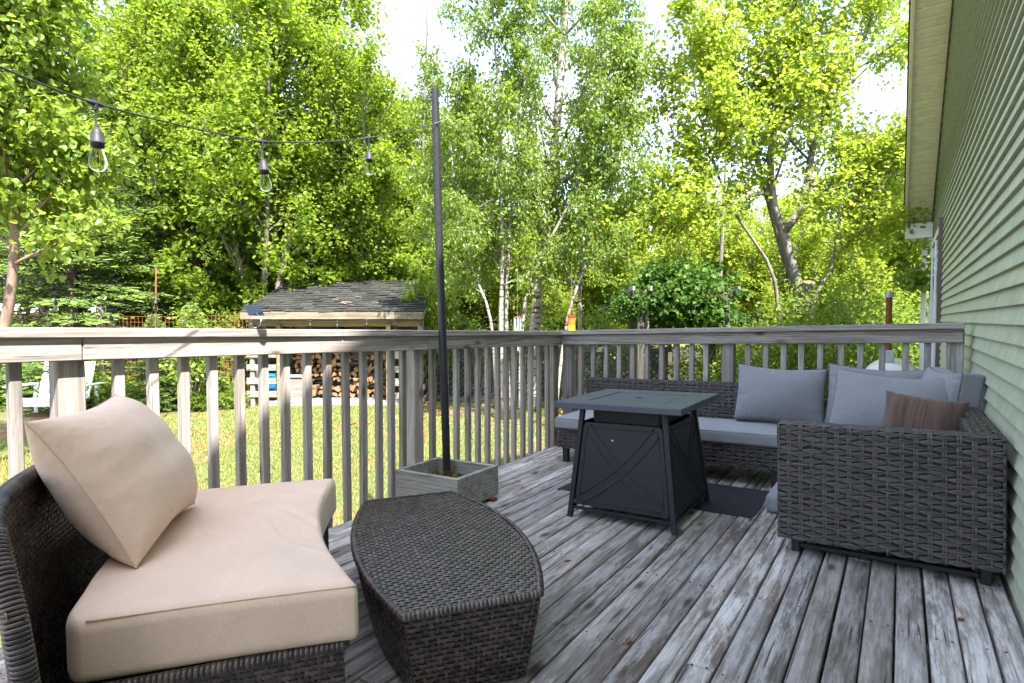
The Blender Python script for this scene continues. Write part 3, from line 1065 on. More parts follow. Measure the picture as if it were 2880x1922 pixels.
for (ya, yb) in ((RIDGE, HY1 + 0.30), (HY0 - 0.30, RIDGE)):
    def rk(y):
        return EAVE + PITCHR * ((HY1 - y) if ya == RIDGE else (y - HY0))
    mb = MB()
    v = []
    for tt in (0.175, 0.21):
        for (x, y) in ((OVX - 0.03, ya), (XW + 8.4, ya), (XW + 8.4, yb), (OVX - 0.03, yb)):
            v.append((x, y, rk(y) + tt))
    mb.add(v, BOXF); H(mb, 'roof', M['asphalt'])
    mb = MB()
    v = []
    for tt in (0.006, 0.174):
        for (x, y) in ((OVX + 0.025, ya), (XW + 8.3, ya), (XW + 8.3, yb), (OVX + 0.025, yb)):
            v.append((x, y, rk(y) + tt))
    mb.add(v, BOXF); H(mb, 'roof_deck', M['greyX'])
    # rake fascia in two layers
    for nm, x0_, x1_, t0_, t1_ in (('fascia', OVX, OVX + 0.024, -0.035, 0.150), ('fascia_edge', OVX - 0.014, OVX - 0.001, 0.03, 0.172)):
        mb = MB(); v = []
        for tt in (t0_, t1_):
            for (x, y) in ((x0_, ya), (x1_, ya), (x1_, yb), (x0_, yb)):
                v.append((x, y, rk(y) + tt))
        mb.add(v, BOXF); H(mb, nm, M['soffit'])
    # frieze channel where soffit meets wall
    mb = MB(); v = []
    for tt in (-0.03, 0.004):
        for (x, y) in ((XW - 0.020, ya), (XW - 0.005, ya), (XW - 0.005, yb), (XW - 0.020, yb)):
            v.append((x, y, rk(y) + tt))
    mb.add(v, BOXF); H(mb, 'soffit_channel', M['brown_trim'])
# soffit panels one by one on the slope that is seen
y = RIDGE
while y < HY1 + 0.02:
    mb = MB(); v = []
    d = 0.125
    prof = [(0.0, 0.004), (0.010, -0.003), (d - 0.012, -0.003), (d - 0.002, 0.004)]
    for (x) in (OVX + 0.026, XW - 0.004):
        for (dy, dz) in prof:
            v.append((x, y + dy, EAVE + PITCHR * (HY1 - y - dy) + dz))
    mb.add(v, [(0, 1, 5, 4), (1, 2, 6, 5), (2, 3, 7, 6), (0, 4, 7, 3), (0, 3, 2, 1), (4, 5, 6, 7)])
    H(mb, 'soffit_panel', M['soffit'])
    y += d
mb = MB(); v = []
for tt in (-0.003, 0.004):
    for (x, y) in ((OVX + 0.026, HY0 - 0.28), (XW - 0.004, HY0 - 0.28), (XW - 0.004, RIDGE), (OVX + 0.026, RIDGE)):
        v.append((x, y, EAVE + PITCHR * (y - HY0) + tt))
mb.add(v, BOXF); H(mb, 'soffit_strip', M['soffit'])
# boxed eave return, corner board, downspout
mb = MB(); cbox(mb, (OVX - 0.004, 11.06, 2.33), (XW - 0.007, 11.50, 2.565), 0.004); H(mb, 'eave_return', M['white_trim'])
mb = MB(); cbox(mb, (XW - 0.030, 11.10, GROUND), (XW + 0.02, 11.215, 2.55), 0.004); H(mb, 'corner_board', M['white_trim'])
mb = MB(); cbox(mb, (XW - 0.13, 11.29, GROUND), (XW - 0.06, 11.36, 2.328), 0.01); H(mb, 'downspout', M['white_trim'])
# window
win = put('window', None, house)
fr = MB()
WY0, WY1, WZ0, WZ1 = 8.40, 10.60, 0.36, 2.20
XO = XW - 0.034
for (a, b, c, d) in ((WY0, WY0 + 0.09, WZ0, WZ1), (WY1 - 0.09, WY1, WZ0, WZ1), (WY0 + 0.0905, WY1 - 0.0905, WZ0, WZ0 + 0.09), (WY0 + 0.0905, WY1 - 0.0905, WZ1 - 0.09, WZ1), (9.46, 9.54, WZ0 + 0.0905, WZ1 - 0.0905)):
    cbox(fr, (XO, a, c), (XW + 0.03, b, d), 0.004)
fr.map(lambda v: v - HO)
fr.build('window_frame', M['white_trim'], win)
tr = MB(); cbox(tr, (XO - 0.012, WY0 - 0.045, WZ0 - 0.04), (XW + 0.02, WY0 - 0.001, WZ1 + 0.05), 0.003)
tr.map(lambda v: v - HO); tr.build('window_casing', M['brown_trim'], win)
for (a, b) in ((WY0 + 0.091, 9.459), (9.541, WY1 - 0.091)):
    pn = MB(); box(pn, (XW - 0.022, a, WZ0 + 0.091), (XW - 0.012, b, WZ1 - 0.091)); pn.map(lambda v: v - HO)
    pn.build('pane', M['pane'], win)
mb = MB(); box(mb, (XW + 0.2, HY0 + 0.2, GROUND - 0.25), (XW + 7.9, HY1 - 0.2, GROUND)); H(mb, 'foundation', M['greyX'])
# ------------------------------------------------------------------ planter and pole
pl = on_deck('planter_box', 'square grey timber planter box holding the black pole', 'planter', -2.345, 2.81)
PW, PD, PH, PT = 0.25, 0.205, 0.208, 0.032
for nm, lo, hi in (('board', (-PW, -PD, 0.022), (PW, -PD + PT, PH)), ('board', (-PW, PD - PT, 0.022), (PW, PD, PH)), ('board', (-PW, -PD + PT + .001, 0.022), (-PW + PT, PD - PT - .001, PH)), ('board', (PW - PT, -PD + PT + .001, 0.022), (PW, PD - PT - .001, PH))):
    mb = MB(); cbox(mb, lo, hi, 0.003); mb.build(nm, M['planter'], pl)
for yy in (PD - 0.075, -PD + 0.03):
    mb = MB(); cbox(mb, (-PW - 0.012, yy - 0.02, 0), (PW + 0.026, yy + 0.02, 0.0215), 0.003)
    o = mb.build('skid', M['rust'], pl); o['label'] = 'rust-brown skid under the box'
mb = MB()
nx = 14
gx, gy = np.meshgrid(np.linspace(-PW + PT, PW - PT, nx), np.linspace(-PD + PT, PD - PT, nx), indexing='ij')
pv = np.stack([gx.ravel(), gy.ravel(), 0 * gx.ravel()], 1)
pv[:, 2] = 0.118 + 0.010 * vnoise(pv, 30, 4)
mb.add(pv, grid_faces(nx, nx)); mb.build('soil', M['soil'], pl, smooth=True)
# weeds in the planter
rw = np.random.RandomState(3)
for k in range(7):
    x, y = rw.uniform(-0.16, 0.18), rw.uniform(-0.14, 0.12)
    mb = MB()
    for j in range(7):
        a = rw.rand() * 6.28; h = rw.uniform(0.012, 0.05); r = rw.uniform(0.012, 0.03)
        d = np.array([math.cos(a), math.sin(a), 0]); s = np.array([-d[1], d[0], 0])
        b0 = np.array([x, y, 0.116]); tip = b0 + d * r * 1.6 + np.array([0, 0, h]); mid = b0 + d * r * 0.8 + np.array([0, 0, h + 0.006])
        mb.add([b0, mid + s * 0.008, tip, mid - s * 0.008], [(0, 1, 2, 3)])
    mb.build('weed', M['leaf_bush'], pl)

pole = on_deck('light_pole', 'tall slim black pole standing in the planter box', 'pole', -2.42, 2.90)
mb = MB()
zz = np.linspace(0.105, 2.60, 14)
tube(mb, [(0.002 * math.sin(3 * t) - 0.010 * t, -0.004 * t, t) for t in zz], [0.0255] * 13 + [0.0225], 16)
mb.build('shaft', M['black_pole'], pole, smooth=True, angle=40)
mb = MB(); tube(mb, [(0, 0, 0.10), (0, 0, 0.165)], 0.027, 14); mb.build('ground_sleeve', M['rust'], pole, smooth=True, angle=40)
mb = MB()
for k in range(6):
    z0 = 2.42 + k * 0.022
    cbox(mb, (-0.033 + 0.005 * math.sin(k * 2.1), -0.0285, z0), (-0.022 + 0.004 * math.sin(k), -0.0195, z0 + 0.024), 0.002)
mb.build('cracked_paint', M['rust'], pole)
mb = MB(); tube(mb, [(-0.05, -0.03, 2.372), (-0.02, -0.033, 2.376), (0.02, -0.026, 2.380), (0.06, -0.006, 2.392)], 0.0022, 5)
mb.build('tie_wire', M['galv'], pole)
PTOP = np.array([-2.42 - 0.05, 2.90 - 0.03, floor_z(-2.42) + 2.372])


# ------------------------------------------------------------------ string lights
def ray_pt(col, row, dist):
    p = VR * ((col - 1440) / 1650.0 * dist) + VF * dist
    return np.array([p[0], p[1], gz(row, dist)])


BULB = MB()
lathe(BULB, [(0.0001, -0.108), (0.010, -0.107), (0.019, -0.101), (0.0235, -0.090), (0.0245, -0.080), (0.022, -0.066), (0.017, -0.052), (0.014, -0.040), (0.0135, -0.030)], 20)
BULB_ME = BULB.mesh('bulb', M['glass'], True)
SOCK = MB()
lathe(SOCK, [(0.0001, 0.026), (0.006, 0.025), (0.012, 0.016), (0.0175, 0.006), (0.0180, -0.018), (0.0195, -0.019), (0.0195, -0.024), (0.0180, -0.025), (0.0178, -0.036), (0.012, -0.037)], 18)
SOCK_ME = SOCK.mesh('socket', M['rubber'], True)
FIL = MB()
tube(FIL, [(0, 0, -0.05), (0, 0, -0.085)], 0.0016, 6); tube(FIL, [(0.004, 0, -0.045), (0.003, 0, -0.08)], 0.0008, 5)
FIL_ME = FIL.mesh('filament', M['filament'], True)


def string_lights(label, pts, drops, group=None, scale=1.0, rad=0.0030, drop=0.075):
    """cable through pts, sockets at the given indices"""
    root = thing('string_lights', label, 'string lights', tuple(pts[0]), 0, group)
    o0 = np.array(pts[0])
    P = []
    for i in range(len(pts) - 1):
        a, b = np.array(pts[i]), np.array(pts[i + 1])
        L = np.linalg.norm(b - a)
        for t in np.linspace(0, 1, 10)[: (10 if i == len(pts) - 2 else 9)]:
            q = a + (b - a) * t; q[2] -= 0.035 * L * 4 * t * (1 - t) * 0.35
            P.append(q - o0)
    mb = MB(); tube(mb, P, rad, 7); mb.build('cable', M['rubber'], root, smooth=True)
    for i in drops:
        p = np.array(pts[i]) - o0
        d = np.array(pts[min(i + 1, len(pts) - 1)]) - np.array(pts[max(i - 1, 0)]); d /= np.linalg.norm(d)
        mb = MB()
        tube(mb, [p - d * 0.032 * scale, p - d * 0.024 * scale, p, p + d * 0.024 * scale, p + d * 0.032 * scale], np.array([0.0045, 0.007, 0.009, 0.007, 0.0045]) * scale, 8)
        tube(mb, [p, p + np.array([0.001, 0, -0.014 * scale]), p + np.array([0.002, 0, -0.022 * scale])], np.array([0.009, 0.008, 0.0055]) * scale, 8)
        e = np.array([0.006, 0.002, -drop]) * scale
        tube(mb, [p + np.array([0.002, 0, -0.02 * scale]), p + e * 0.6 + np.array([-.004, 0, 0]) * scale, p + e], 0.0032 * scale, 6)
        tube(mb, [p + np.array([0, 0, 0.006 * scale]), p + np.array([0, 0, 0.016 * scale])], 0.004 * scale, 6)
        hd = mb.build('hanger', M['rubber'], root, smooth=True, angle=50)
        top = p + e + np.array([0, 0, -0.022 * scale])
        tilt = (rng.uniform(-.06, .06), rng.uniform(-.08, .08), rng.random() * 6)
        s = put('socket', SOCK_ME, root, tuple(top), tilt, (scale,) * 3)
        b = put('bulb', BULB_ME, s)
        put('filament', FIL_ME, s)
    return root


string_lights('black string light cable with three clear bulbs running to the black pole',
              [ray_pt(-140, 128, 1.25), ray_pt(283, 300, 1.80), ray_pt(745, 405, 2.45), ray_pt(1040, 395, 3.30), tuple(PTOP)], (1, 2, 3))


# ------------------------------------------------------------------ curved wicker lounge
LOX, LOY = -1.565, 1.331
LRZ = math.atan2(0.602, -0.799)        # local x = along the seat (away from camera), local y = ... 
lounge = on_deck('wicker_lounge', 'dark brown curved wicker lounge seat with a tall wraparound back', 'lounge', LOX, LOY, LRZ)
# local axes: +x along the front from near to far end, -y towards the ottoman, +y to the back


def seat_front(x, L=0.57, sag=0.085):
    return sag * (1 - (x / L) ** 2)


def seat_back(x, L=0.57, a=0.60, sag=0.12):
    return a + sag * (1 - (x / L) ** 2)


def warp_seat(x, s, L, inset_f, inset_b, sagf=0.085):
    """s 0 front .. 1 back"""
    f = seat_front(x, 0.57, sagf) + inset_f; b = seat_back(x) + inset_b
    return f + (b - f) * s


# base body
BL = 0.535
fx = np.linspace(-BL, BL, 25)
front = np.stack([fx, seat_front(fx) + 0.022], 1)
back = np.stack([fx[::-1], seat_back(fx[::-1]) - 0.0], 1)
BZ = 0.285
outline = np.concatenate([front, [[BL, seat_front(BL) + 0.2], [BL, 0.4]], back, [[-BL, 0.4], [-BL, seat_front(BL) + 0.2]]])
mb = MB(); no = len(outline)
mb.add(np.concatenate([np.c_[outline * [0.985, 1.0], np.full(no, 0.03)], np.c_[outline * [0.985, 1.0], np.full(no, BZ - 0.004)]]), [tuple(range(no))[::-1], tuple(range(no, 2 * no))] + [(i, (i + 1) % no, (i + 1) % no + no, i + no) for i in range(no)])
mb.build('base_core', M['wick_core'], lounge)


def weave_wall(mb, path, z0, z1, taper=0.0, out=1.0, ca=0.0155, cb=0.0145, seed=1, top=None):
    S, L = cyl_map(path, (lambda a, b: (b - z1) * taper), out)
    mask = None if top is None else (lambda a, b: b + z0 < top(a / L))
    def S2(a, b, h):
        return S(a, b + z0, h)
    weave_fine(mb, S2, L, z1 - z0, ca, cb, mask, seed=seed)


mb = MB()
near_side = np.array([[-BL, seat_back(-BL)], [-BL, seat_front(-BL) + 0.022]])
near_side = np.stack([np.interp(np.linspace(0, 1, 12), [0, 1], near_side[:, 0]), np.interp(np.linspace(0, 1, 12), [0, 1], near_side[:, 1])], 1)
weave_wall(mb, near_side, 0.03, BZ, 0.0, 1.0, seed=2)
weave_wall(mb, front, 0.03, BZ, 0.0, 1.0, seed=3)
far_side = near_side[::-1] * [-1, 1]
weave_wall(mb, far_side, 0.03, BZ, 0.0, 1.0, ca=0.02, cb=0.02, seed=4)
# wrapped top edge
for path, out in ((near_side, 1), (front, 1), (far_side, 1)):
    seg = np.linalg.norm(np.diff(path, axis=0), axis=1); s = np.concatenate([[0], np.cumsum(seg)])
    nst = int(s[-1] / 0.012)
    for q in np.linspace(0.003, s[-1] - 0.003, nst):
        x = np.interp(q, s, path[:, 0]); y = np.interp(q, s, path[:, 1])
        t = np.array([np.interp(min(q + .004, s[-1]), s, path[:, 0]) - np.interp(max(q - .004, 0), s, path[:, 0]), np.interp(min(q + .004, s[-1]), s, path[:, 1]) - np.interp(max(q - .004, 0), s, path[:, 1])]); t /= np.linalg.norm(t)
        nn = np.array([t[1], -t[0]])
        c = np.array([x, y, BZ - 0.006])
        if out < 0: nn = -nn
        pts = []
        for an in np.linspace(-0.5, PI * 0.75, 6):
            pts.append(c + np.array([nn[0] * math.cos(an), nn[1] * math.cos(an), math.sin(an)]) * 0.0105)
        tube(mb, pts, 0.0078, 4, caps=False, twist=PI / 4)
topm = MB()
mb.build('base_weave', M['wick_dk'], lounge, smooth=True)
# seat deck weave (the strip that shows around the cushion)
mb = MB()
mb.add(np.c_[outline * 0.985, np.full(no, BZ - 0.001)], [tuple(range(no))]); mb.build('seat_panel', M['wick_core'], lounge)

# back shell
SL = 0.70
sx = np.linspace(-SL, SL, 41)
sy = 0.79 - 0.17 * (np.abs(sx) / SL) ** 2.6
mid = np.stack([sx, sy], 1)


def shell_top(t):
    """height of the shell along its length t 0..1: rounded down at both ends"""
    e = np.minimum(t, 1 - t) / 0.16
    e = np.clip(e, 0, 1)
    return 0.46 + 0.235 * np.sqrt(np.clip(1 - (1 - e) ** 2.2, 0, 1)) + 0.02 * np.sin(np.clip(t, 0, 1) * PI)


TH = 0.014
core = MB()
n = len(mid)
tan = np.gradient(mid, axis=0); tan /= np.linalg.norm(tan, axis=1)[:, None]
nor = np.stack([-tan[:, 1], tan[:, 0]], 1)       # pointing to the back (+y)
tt = np.linspace(0, 1, n)
prof_n = 14
V = []
for i in range(n):
    zt = shell_top(tt[i]) - 0.004
    for (sgn, z) in [(-1, 0.03), (-1, 0.3), (-1, zt - 0.02), (-0.7, zt - 0.006), (0, zt), (0.7, zt - 0.006), (1, zt - 0.02), (1, 0.3), (1, 0.03)]:
        bow = 0.035 * (z - 0.3) / 0.4
        p = mid[i] + nor[i] * (sgn * (TH - 0.003) + bow)
        V.append((p[0], p[1], z))
F = [tuple(q) for q in grid_faces(n, 9, True)] + [tuple(range(9)), tuple(range((n - 1) * 9, n * 9))[::-1]]
core.add(V, F); core.build('back_core', M['wick_core'], lounge)
mb = MB()
for sgn, seed in ((-1, 5), (1, 6)):
    S, L = cyl_map(mid, (lambda a, b: 0 * a), -1.0)    # normal to the back
    def S2(a, b, h, sgn=sgn, S=S):
        z = b + 0.03
        return S(a, z, sgn * (TH + h) + 0.035 * (z - 0.3) / 0.4)
    big = 1.35 if sgn > 0 else 1.0
    weave_fine(mb, S2, L, 0.69, 0.0165 * big, 0.0150 * big, (lambda a, b, L=L: b + 0.045 < shell_top(a / L)), seed=seed)
# rolled rim: strands wrapped round the top edge and down both ends
S, L = cyl_map(mid, (lambda a, b: 0 * a), -1.0)
tq = np.concatenate([[0.0], np.linspace(0, 1, 160) ** 1.0, [1.0]])
ra = tq * L
rz_ = shell_top(tq) - 0.012
ra = np.concatenate([np.zeros(12), ra, np.full(12, L)]); z0_ = float(rz_[0])
rz_ = np.concatenate([np.linspace(0.04, z0_, 13)[:-1], rz_, np.linspace(z0_, 0.04, 13)[1:]])
rs_len = np.concatenate([[0], np.cumsum(np.hypot(np.diff(ra), np.diff(rz_)))])
for q in np.arange(0.006, rs_len[-1], 0.0098):
    a_, z_ = np.interp(q, rs_len, ra), np.interp(q, rs_len, rz_)
    a2, z2 = np.interp(q + 0.02, rs_len, ra), np.interp(q + 0.02, rs_len, rz_)
    a1, z1 = np.interp(q - 0.02, rs_len, ra), np.interp(q - 0.02, rs_len, rz_)
    ta, tz = a2 - a1, z2 - z1
    nrm_ = math.hypot(ta, tz) + 1e-9
    oa, oz = -tz / nrm_, ta / nrm_          # outward in the shell surface
    i0 = int(np.clip(a_ / L * (len(tan) - 1), 0, len(tan) - 1))
    pts = []
    for an in np.linspace(-0.45, PI + 0.45, 9):
        h = math.cos(an) * (TH + 0.004); ex = math.sin(an) * 0.014 - 0.004
        zz_ = z_ + oz * ex
        p = S(np.array([a_]), np.array([zz_]), np.array([h + 0.035 * (zz_ - 0.3) / 0.4]))[0]
        p[:2] += tan[i0] * oa * ex
        pts.append(p)
    tube(mb, pts, 0.0056, 4, caps=False, twist=PI / 4)
mb.build('back_weave', M['wick_dk'], lounge, smooth=True)
for (x, y) in ((-0.45, 0.13), (0.45, 0.13), (-0.45, 0.55), (0.45, 0.55)):
    mb = MB(); tube(mb, [(x, y, 0), (x, y, 0.032)], 0.018, 10); mb.build('foot', M['rubber'], lounge)


# ------------------------------------------------------------------ cushions
def wrinkled(V, amp, scale, seed):
    nrm = V - V.mean(0)
    nrm /= np.linalg.norm(nrm, axis=1)[:, None] + 1e-9
    return V + nrm * (vnoise(V, scale, seed) * amp)[:, None]


sc_ = on_deck('seat_cushion', 'thick tan canvas seat cushion with a scooped front on the dark wicker lounge', 'cushion', LOX + 0.022, LOY - 0.003, LRZ)
V, Fq = rounded_box(1.14, 1.0, 0.150, 0.030, (80, 60, 5))
x, s, z = V[:, 0].copy(), V[:, 1] + 0.5, V[:, 2].copy()
xx = x * 1.0
f = seat_front(xx, 0.57, 0.080); b = 0.655 + 0.02 * (1 - (xx / 0.57) ** 2)
# the back corners of the cushion are well rounded
cr = np.clip((np.abs(xx) - 0.48) / 0.09, 0, 1)
b = b - 0.03 * cr ** 2.2
y = f + (b - f) * s
top = z > 0
ed = np.clip(np.minimum(0.57 - np.abs(xx), np.minimum(y - f, b - y)) / 0.22, 0, 1)
z2 = z + np.where(z > 0, 0.022 * ed ** 0.7, 0)
P = np.stack([xx + 0.03 + 0.045 * y / 0.65, y, z2 + BZ + 0.076], 1)
sd_ = 0.0035 * np.sin(P[:, 0] * 11 + P[:, 1] * 5) + 0.004 * vnoise(P, 9, 9) * (z > 0)
# a few pulled folds near the front
fold = 0.004 * np.exp(-((P[:, 1] - 0.25 - 0.3 * P[:, 0]) / 0.012) ** 2) * np.exp(-((P[:, 0] + 0.05) / 0.12) ** 2) * (z > 0)
for (fx, fy, sl_, wd_, ln_, am_) in ((-0.25, 0.12, 0.9, 0.010, 0.10, 0.005), (0.18, 0.33, -0.4, 0.014, 0.13, 0.006), (-0.10, 0.42, 0.2, 0.012, 0.15, -0.005), (0.34, 0.16, 1.2, 0.010, 0.09, 0.005), (-0.38, 0.30, -0.2, 0.012, 0.12, 0.005), (0.05, 0.14, 0.5, 0.016, 0.16, -0.006)):
    fold = fold + am_ * np.exp(-((P[:, 1] - fy - sl_ * (P[:, 0] - fx)) / wd_) ** 2) * np.exp(-((P[:, 0] - fx) / ln_) ** 2) * (z > 0)
P[:, 2] += sd_ + fold
mb = MB(); mb.add(P, Fq); mb.build('cover', M['tan'], sc_, smooth=True)
# seams along top edge
mb = MB()
def edge_pts(zoff, lo=-0.566, hi=0.566):
    xs_ = np.linspace(lo, hi, 40)
    return xs_
xs_ = np.linspace(-0.560, 0.560, 46)
pf = [(q + 0.03, seat_front(q, 0.57, 0.080) + 0.0085, BZ + 0.1445 + 0.0035 * math.sin(q * 11)) for q in xs_]
tube(mb, pf, 0.0022, 5)
ys2 = np.linspace(0.012, 0.60, 20)
for sg in (-1, 1):
    tube(mb, [(sg * 0.5615 + 0.03 + 0.045 * q / 0.65, q, BZ + 0.1445 + 0.0035 * math.sin(sg * .5615 * 11 + q * 5)) for q in ys2], 0.0022, 5)
mb.build('seam', M['tan_seam'], sc_, smooth=True)


def pillow(w, h, t, nx=56, pinch=0.07, seed=1, wr=0.006, power=0.55, boxy=0.0):
    """throw pillow lying in local XZ plane (x width, z height), thickness along y"""
    u = np.sin(np.linspace(-1, 1, nx) * PI / 2) * 0.5 + np.linspace(-1, 1, nx) * 0.5
    U, Vv = np.meshgrid(u, u, indexing='ij')
    U = U.ravel(); Vv = Vv.ravel()
    prof = np.clip((1 - np.abs(U) ** (2.6 + boxy)) * (1 - np.abs(Vv) ** (2.6 + boxy)), 0, 1) ** power
    x = U * w / 2 * (1 - pinch * (1 - Vv ** 2)); z = Vv * h / 2 * (1 - pinch * (1 - U ** 2))
    pts = np.stack([x, 0 * x, z], 1)
    # puckers running in from the edges
    er = np.maximum(np.abs(U), np.abs(Vv))
    rs = np.random.RandomState(seed)
    ph = rs.rand(4) * 6
    puck = np.zeros_like(x)
    for q in range(46):
        s0 = rs.uniform(-0.92, 0.92); ln_ = rs.uniform(0.10, 0.45); wd = rs.uniform(0.018, 0.045); am = rs.uniform(-1, 0.6)
        e_, s_ = ((Vv, U) if q % 2 else (U, Vv))
        sg = 1 if rs.rand() < 0.5 else -1
        slant = rs.normal() * 0.35
        dist_ = 1 - sg * e_
        puck += am * np.exp(-((s_ - s0 - slant * dist_) / wd) ** 2) * np.clip(1 - dist_ / ln_, 0, 1)
    puck *= np.sqrt(prof)
    y1 = t / 2 * prof + wr * vnoise(pts, 14, seed) * prof + wr * 0.7 * puck
    y2 = -t / 2 * prof + wr * vnoise(pts, 14, seed + 7) * prof - wr * 0.7 * puck
    A = np.stack([x, -y1, z], 1); B = np.stack([x, -y2, z], 1)
    g_ = grid_faces(nx, nx)
    mb = MB(); mb.add(A, g_); mb.add(B, g_[:, ::-1])
    # rim loop for piping
    idx = [i * nx for i in range(nx)] + [(nx - 1) * nx + j for j in range(1, nx)] + [i * nx + nx - 1 for i in range(nx - 2, -1, -1)] + [j for j in range(nx - 2, 0, -1)]
    rim = A[idx]
    return mb, rim


def place_pillow(name, label, cat, w, h, t, mat, pipe, loc, rz, lean, roll=0.0, seed=1, wr=0.006, power=0.55, pinch=0.07, boxy=0.0, band=0.0, pr=0.0038):
    """loc: middle of the bottom edge; rz: heading; lean: tilt back (rad); roll: in-plane turn"""
    o = bpy.data.objects.new(name, None); COL.objects.link(o); tag(o, label, cat)
    m = Matrix.Rotation(rz, 4, 'Z') @ Matrix.Rotation(-lean, 4, 'X') @ Matrix.Rotation(roll, 4, 'Y')
    o.location = loc; o.rotation_euler = m.to_euler()
    mb, rim = pillow(w, h, t, 56, pinch, seed, wr, power, boxy)
    off = np.array([0, 0, h / 2 * (1 - pinch * 0.5)])
    mb.map(lambda v: v + off)
    mb.build('cover', mat, o, smooth=True)
    pm = MB(); rim = np.concatenate([rim + off, (rim + off)[:1]]); tube(pm, rim, pr, 6, caps=False)
    pm.build('piping', pipe, o, smooth=True)
    return o
tp = place_pillow('pillow', 'large square tan canvas pillow leaning on the dark wicker lounge', 'pillow', 0.575, 0.470, 0.27, M['tan'], M['tan_seam'],
                  (-1.906, 0.920, floor_z(-1.906) + 0.468), R(138), R(31), R(0), 21, 0.015, 0.50, 0.10, pr=0.0025)

# ------------------------------------------------------------------ ottoman
OT = on_deck('wicker_ottoman', 'dark brown woven wicker ottoman with bowed sides', 'ottoman', -1.465, 1.684, R(142.5))
OL, OH = 0.585, 0.282
ox = np.linspace(-OL, OL, 33)
side_a = np.stack([ox, -(0.205 + 0.125 * (1 - (ox / OL) ** 2))], 1)          # fire-table side
side_b = np.stack([ox[::-1], 0.205 + 0.095 * (1 - (ox[::-1] / OL) ** 2)], 1)  # lounge side
end_f = np.stack([np.full(9, OL), np.linspace(-0.205, 0.205, 9)], 1)
end_n = np.stack([np.full(9, -OL), np.linspace(0.205, -0.205, 9)], 1)


def bot(p):
    q = p.copy(); q[:, 0] *= 0.915; q[:, 1] *= 0.80
    return q


def wall_map(path, zt):
    pb = bot(path)
    seg = np.linalg.norm(np.diff(path, axis=0), axis=1); s = np.concatenate([[0], np.cumsum(seg)])
    tan_ = np.gradient(path, axis=0); tan_ /= np.linalg.norm(tan_, axis=1)[:, None]
    nr = np.stack([tan_[:, 1], -tan_[:, 0]], 1)
    def S(a, b, h):
        a = np.clip(a, 0, s[-1]); t = b / zt
        t = t ** 0.85
        X = np.interp(a, s, path[:, 0]) * t + np.interp(a, s, pb[:, 0]) * (1 - t)
        Y = np.interp(a, s, path[:, 1]) * t + np.interp(a, s, pb[:, 1]) * (1 - t)
        return np.stack([X + np.interp(a, s, nr[:, 0]) * h, Y + np.interp(a, s, nr[:, 1]) * h, b + 0.006], 1)
    return S, s[-1]


full = np.concatenate([side_a, end_f[1:-1], side_b, end_n[1:-1]])
core = MB(); nf = len(full)
lv = []
for t in (0.0, 0.35, 0.7, 1.0):
    q = full * (t ** 0.85) + bot(full) * (1 - t ** 0.85)
    lv.append(np.c_[q * 0.994, np.full(nf, 0.004 + t * (OH - 0.008))])
core.add(np.concatenate(lv), [tuple(range(nf))[::-1], tuple(range(3 * nf, 4 * nf))] + [(k * nf + i, k * nf + (i + 1) % nf, (k + 1) * nf + (i + 1) % nf, (k + 1) * nf + i) for k in range(3) for i in range(nf)])
core.build('core', M['wick_core'], OT)
mb = MB()
for i, path in enumerate((side_a, end_f, side_b, end_n)):
    S, L = wall_map(path, OH - 0.01)
    weave_fine(mb, S, L, OH - 0.012, 0.0190, 0.0165, seed=30 + i, h=0.0050, wfac=0.36)
mb.build('side_weave', M['wick_dk'], OT, smooth=True)
mb = MB()
Stop = plane_map((-OL, -0.34, OH - 0.002), (0, 1, 0), (1, 0, 0))
def Stop(a, b, h):
    return np.stack([-OL + b, -0.34 + a, OH - 0.002 + h], 1)
def inside(a, b):
    x = -OL + b; y = -0.34 + a
    e = 1 - (x / OL) ** 2
    return (y > -(0.195 + 0.125 * e)) & (y < 0.195 + 0.095 * e) & (np.abs(x) < OL - 0.006)
weave_fine(mb, Stop, 0.68, 2 * OL, 0.0180, 0.0165, inside, h=0.0046, seed=40, wfac=0.38)
mb.build('top_weave', M['wick_dk'], OT, smooth=True)
mb = MB()
for path in (side_a, end_f, side_b, end_n):
    seg = np.linalg.norm(np.diff(path, axis=0), axis=1); s = np.concatenate([[0], np.cumsum(seg)])
    for q in np.linspace(0.002, s[-1] - 0.002, int(s[-1] / 0.0125)):
        c = np.array([np.interp(q, s, path[:, 0]), np.interp(q, s, path[:, 1])])
        t = np.array([np.interp(min(q + .01, s[-1]), s, path[:, k]) - np.interp(max(q - .01, 0), s, path[:, k]) for k in (0, 1)]); t /= np.linalg.norm(t)
        nn = np.array([t[1], -t[0]])
        pts = [np.array([*(c + nn * (math.cos(an) * 0.008 - 0.006)), OH - 0.010 + math.sin(an) * 0.0085]) for an in np.linspace(-0.15, PI * 0.70, 6)]
        tube(mb, pts, 0.0080, 4, caps=False, twist=PI / 4)
mb.build('edge_binding', M['wick_dk'], OT, smooth=True)

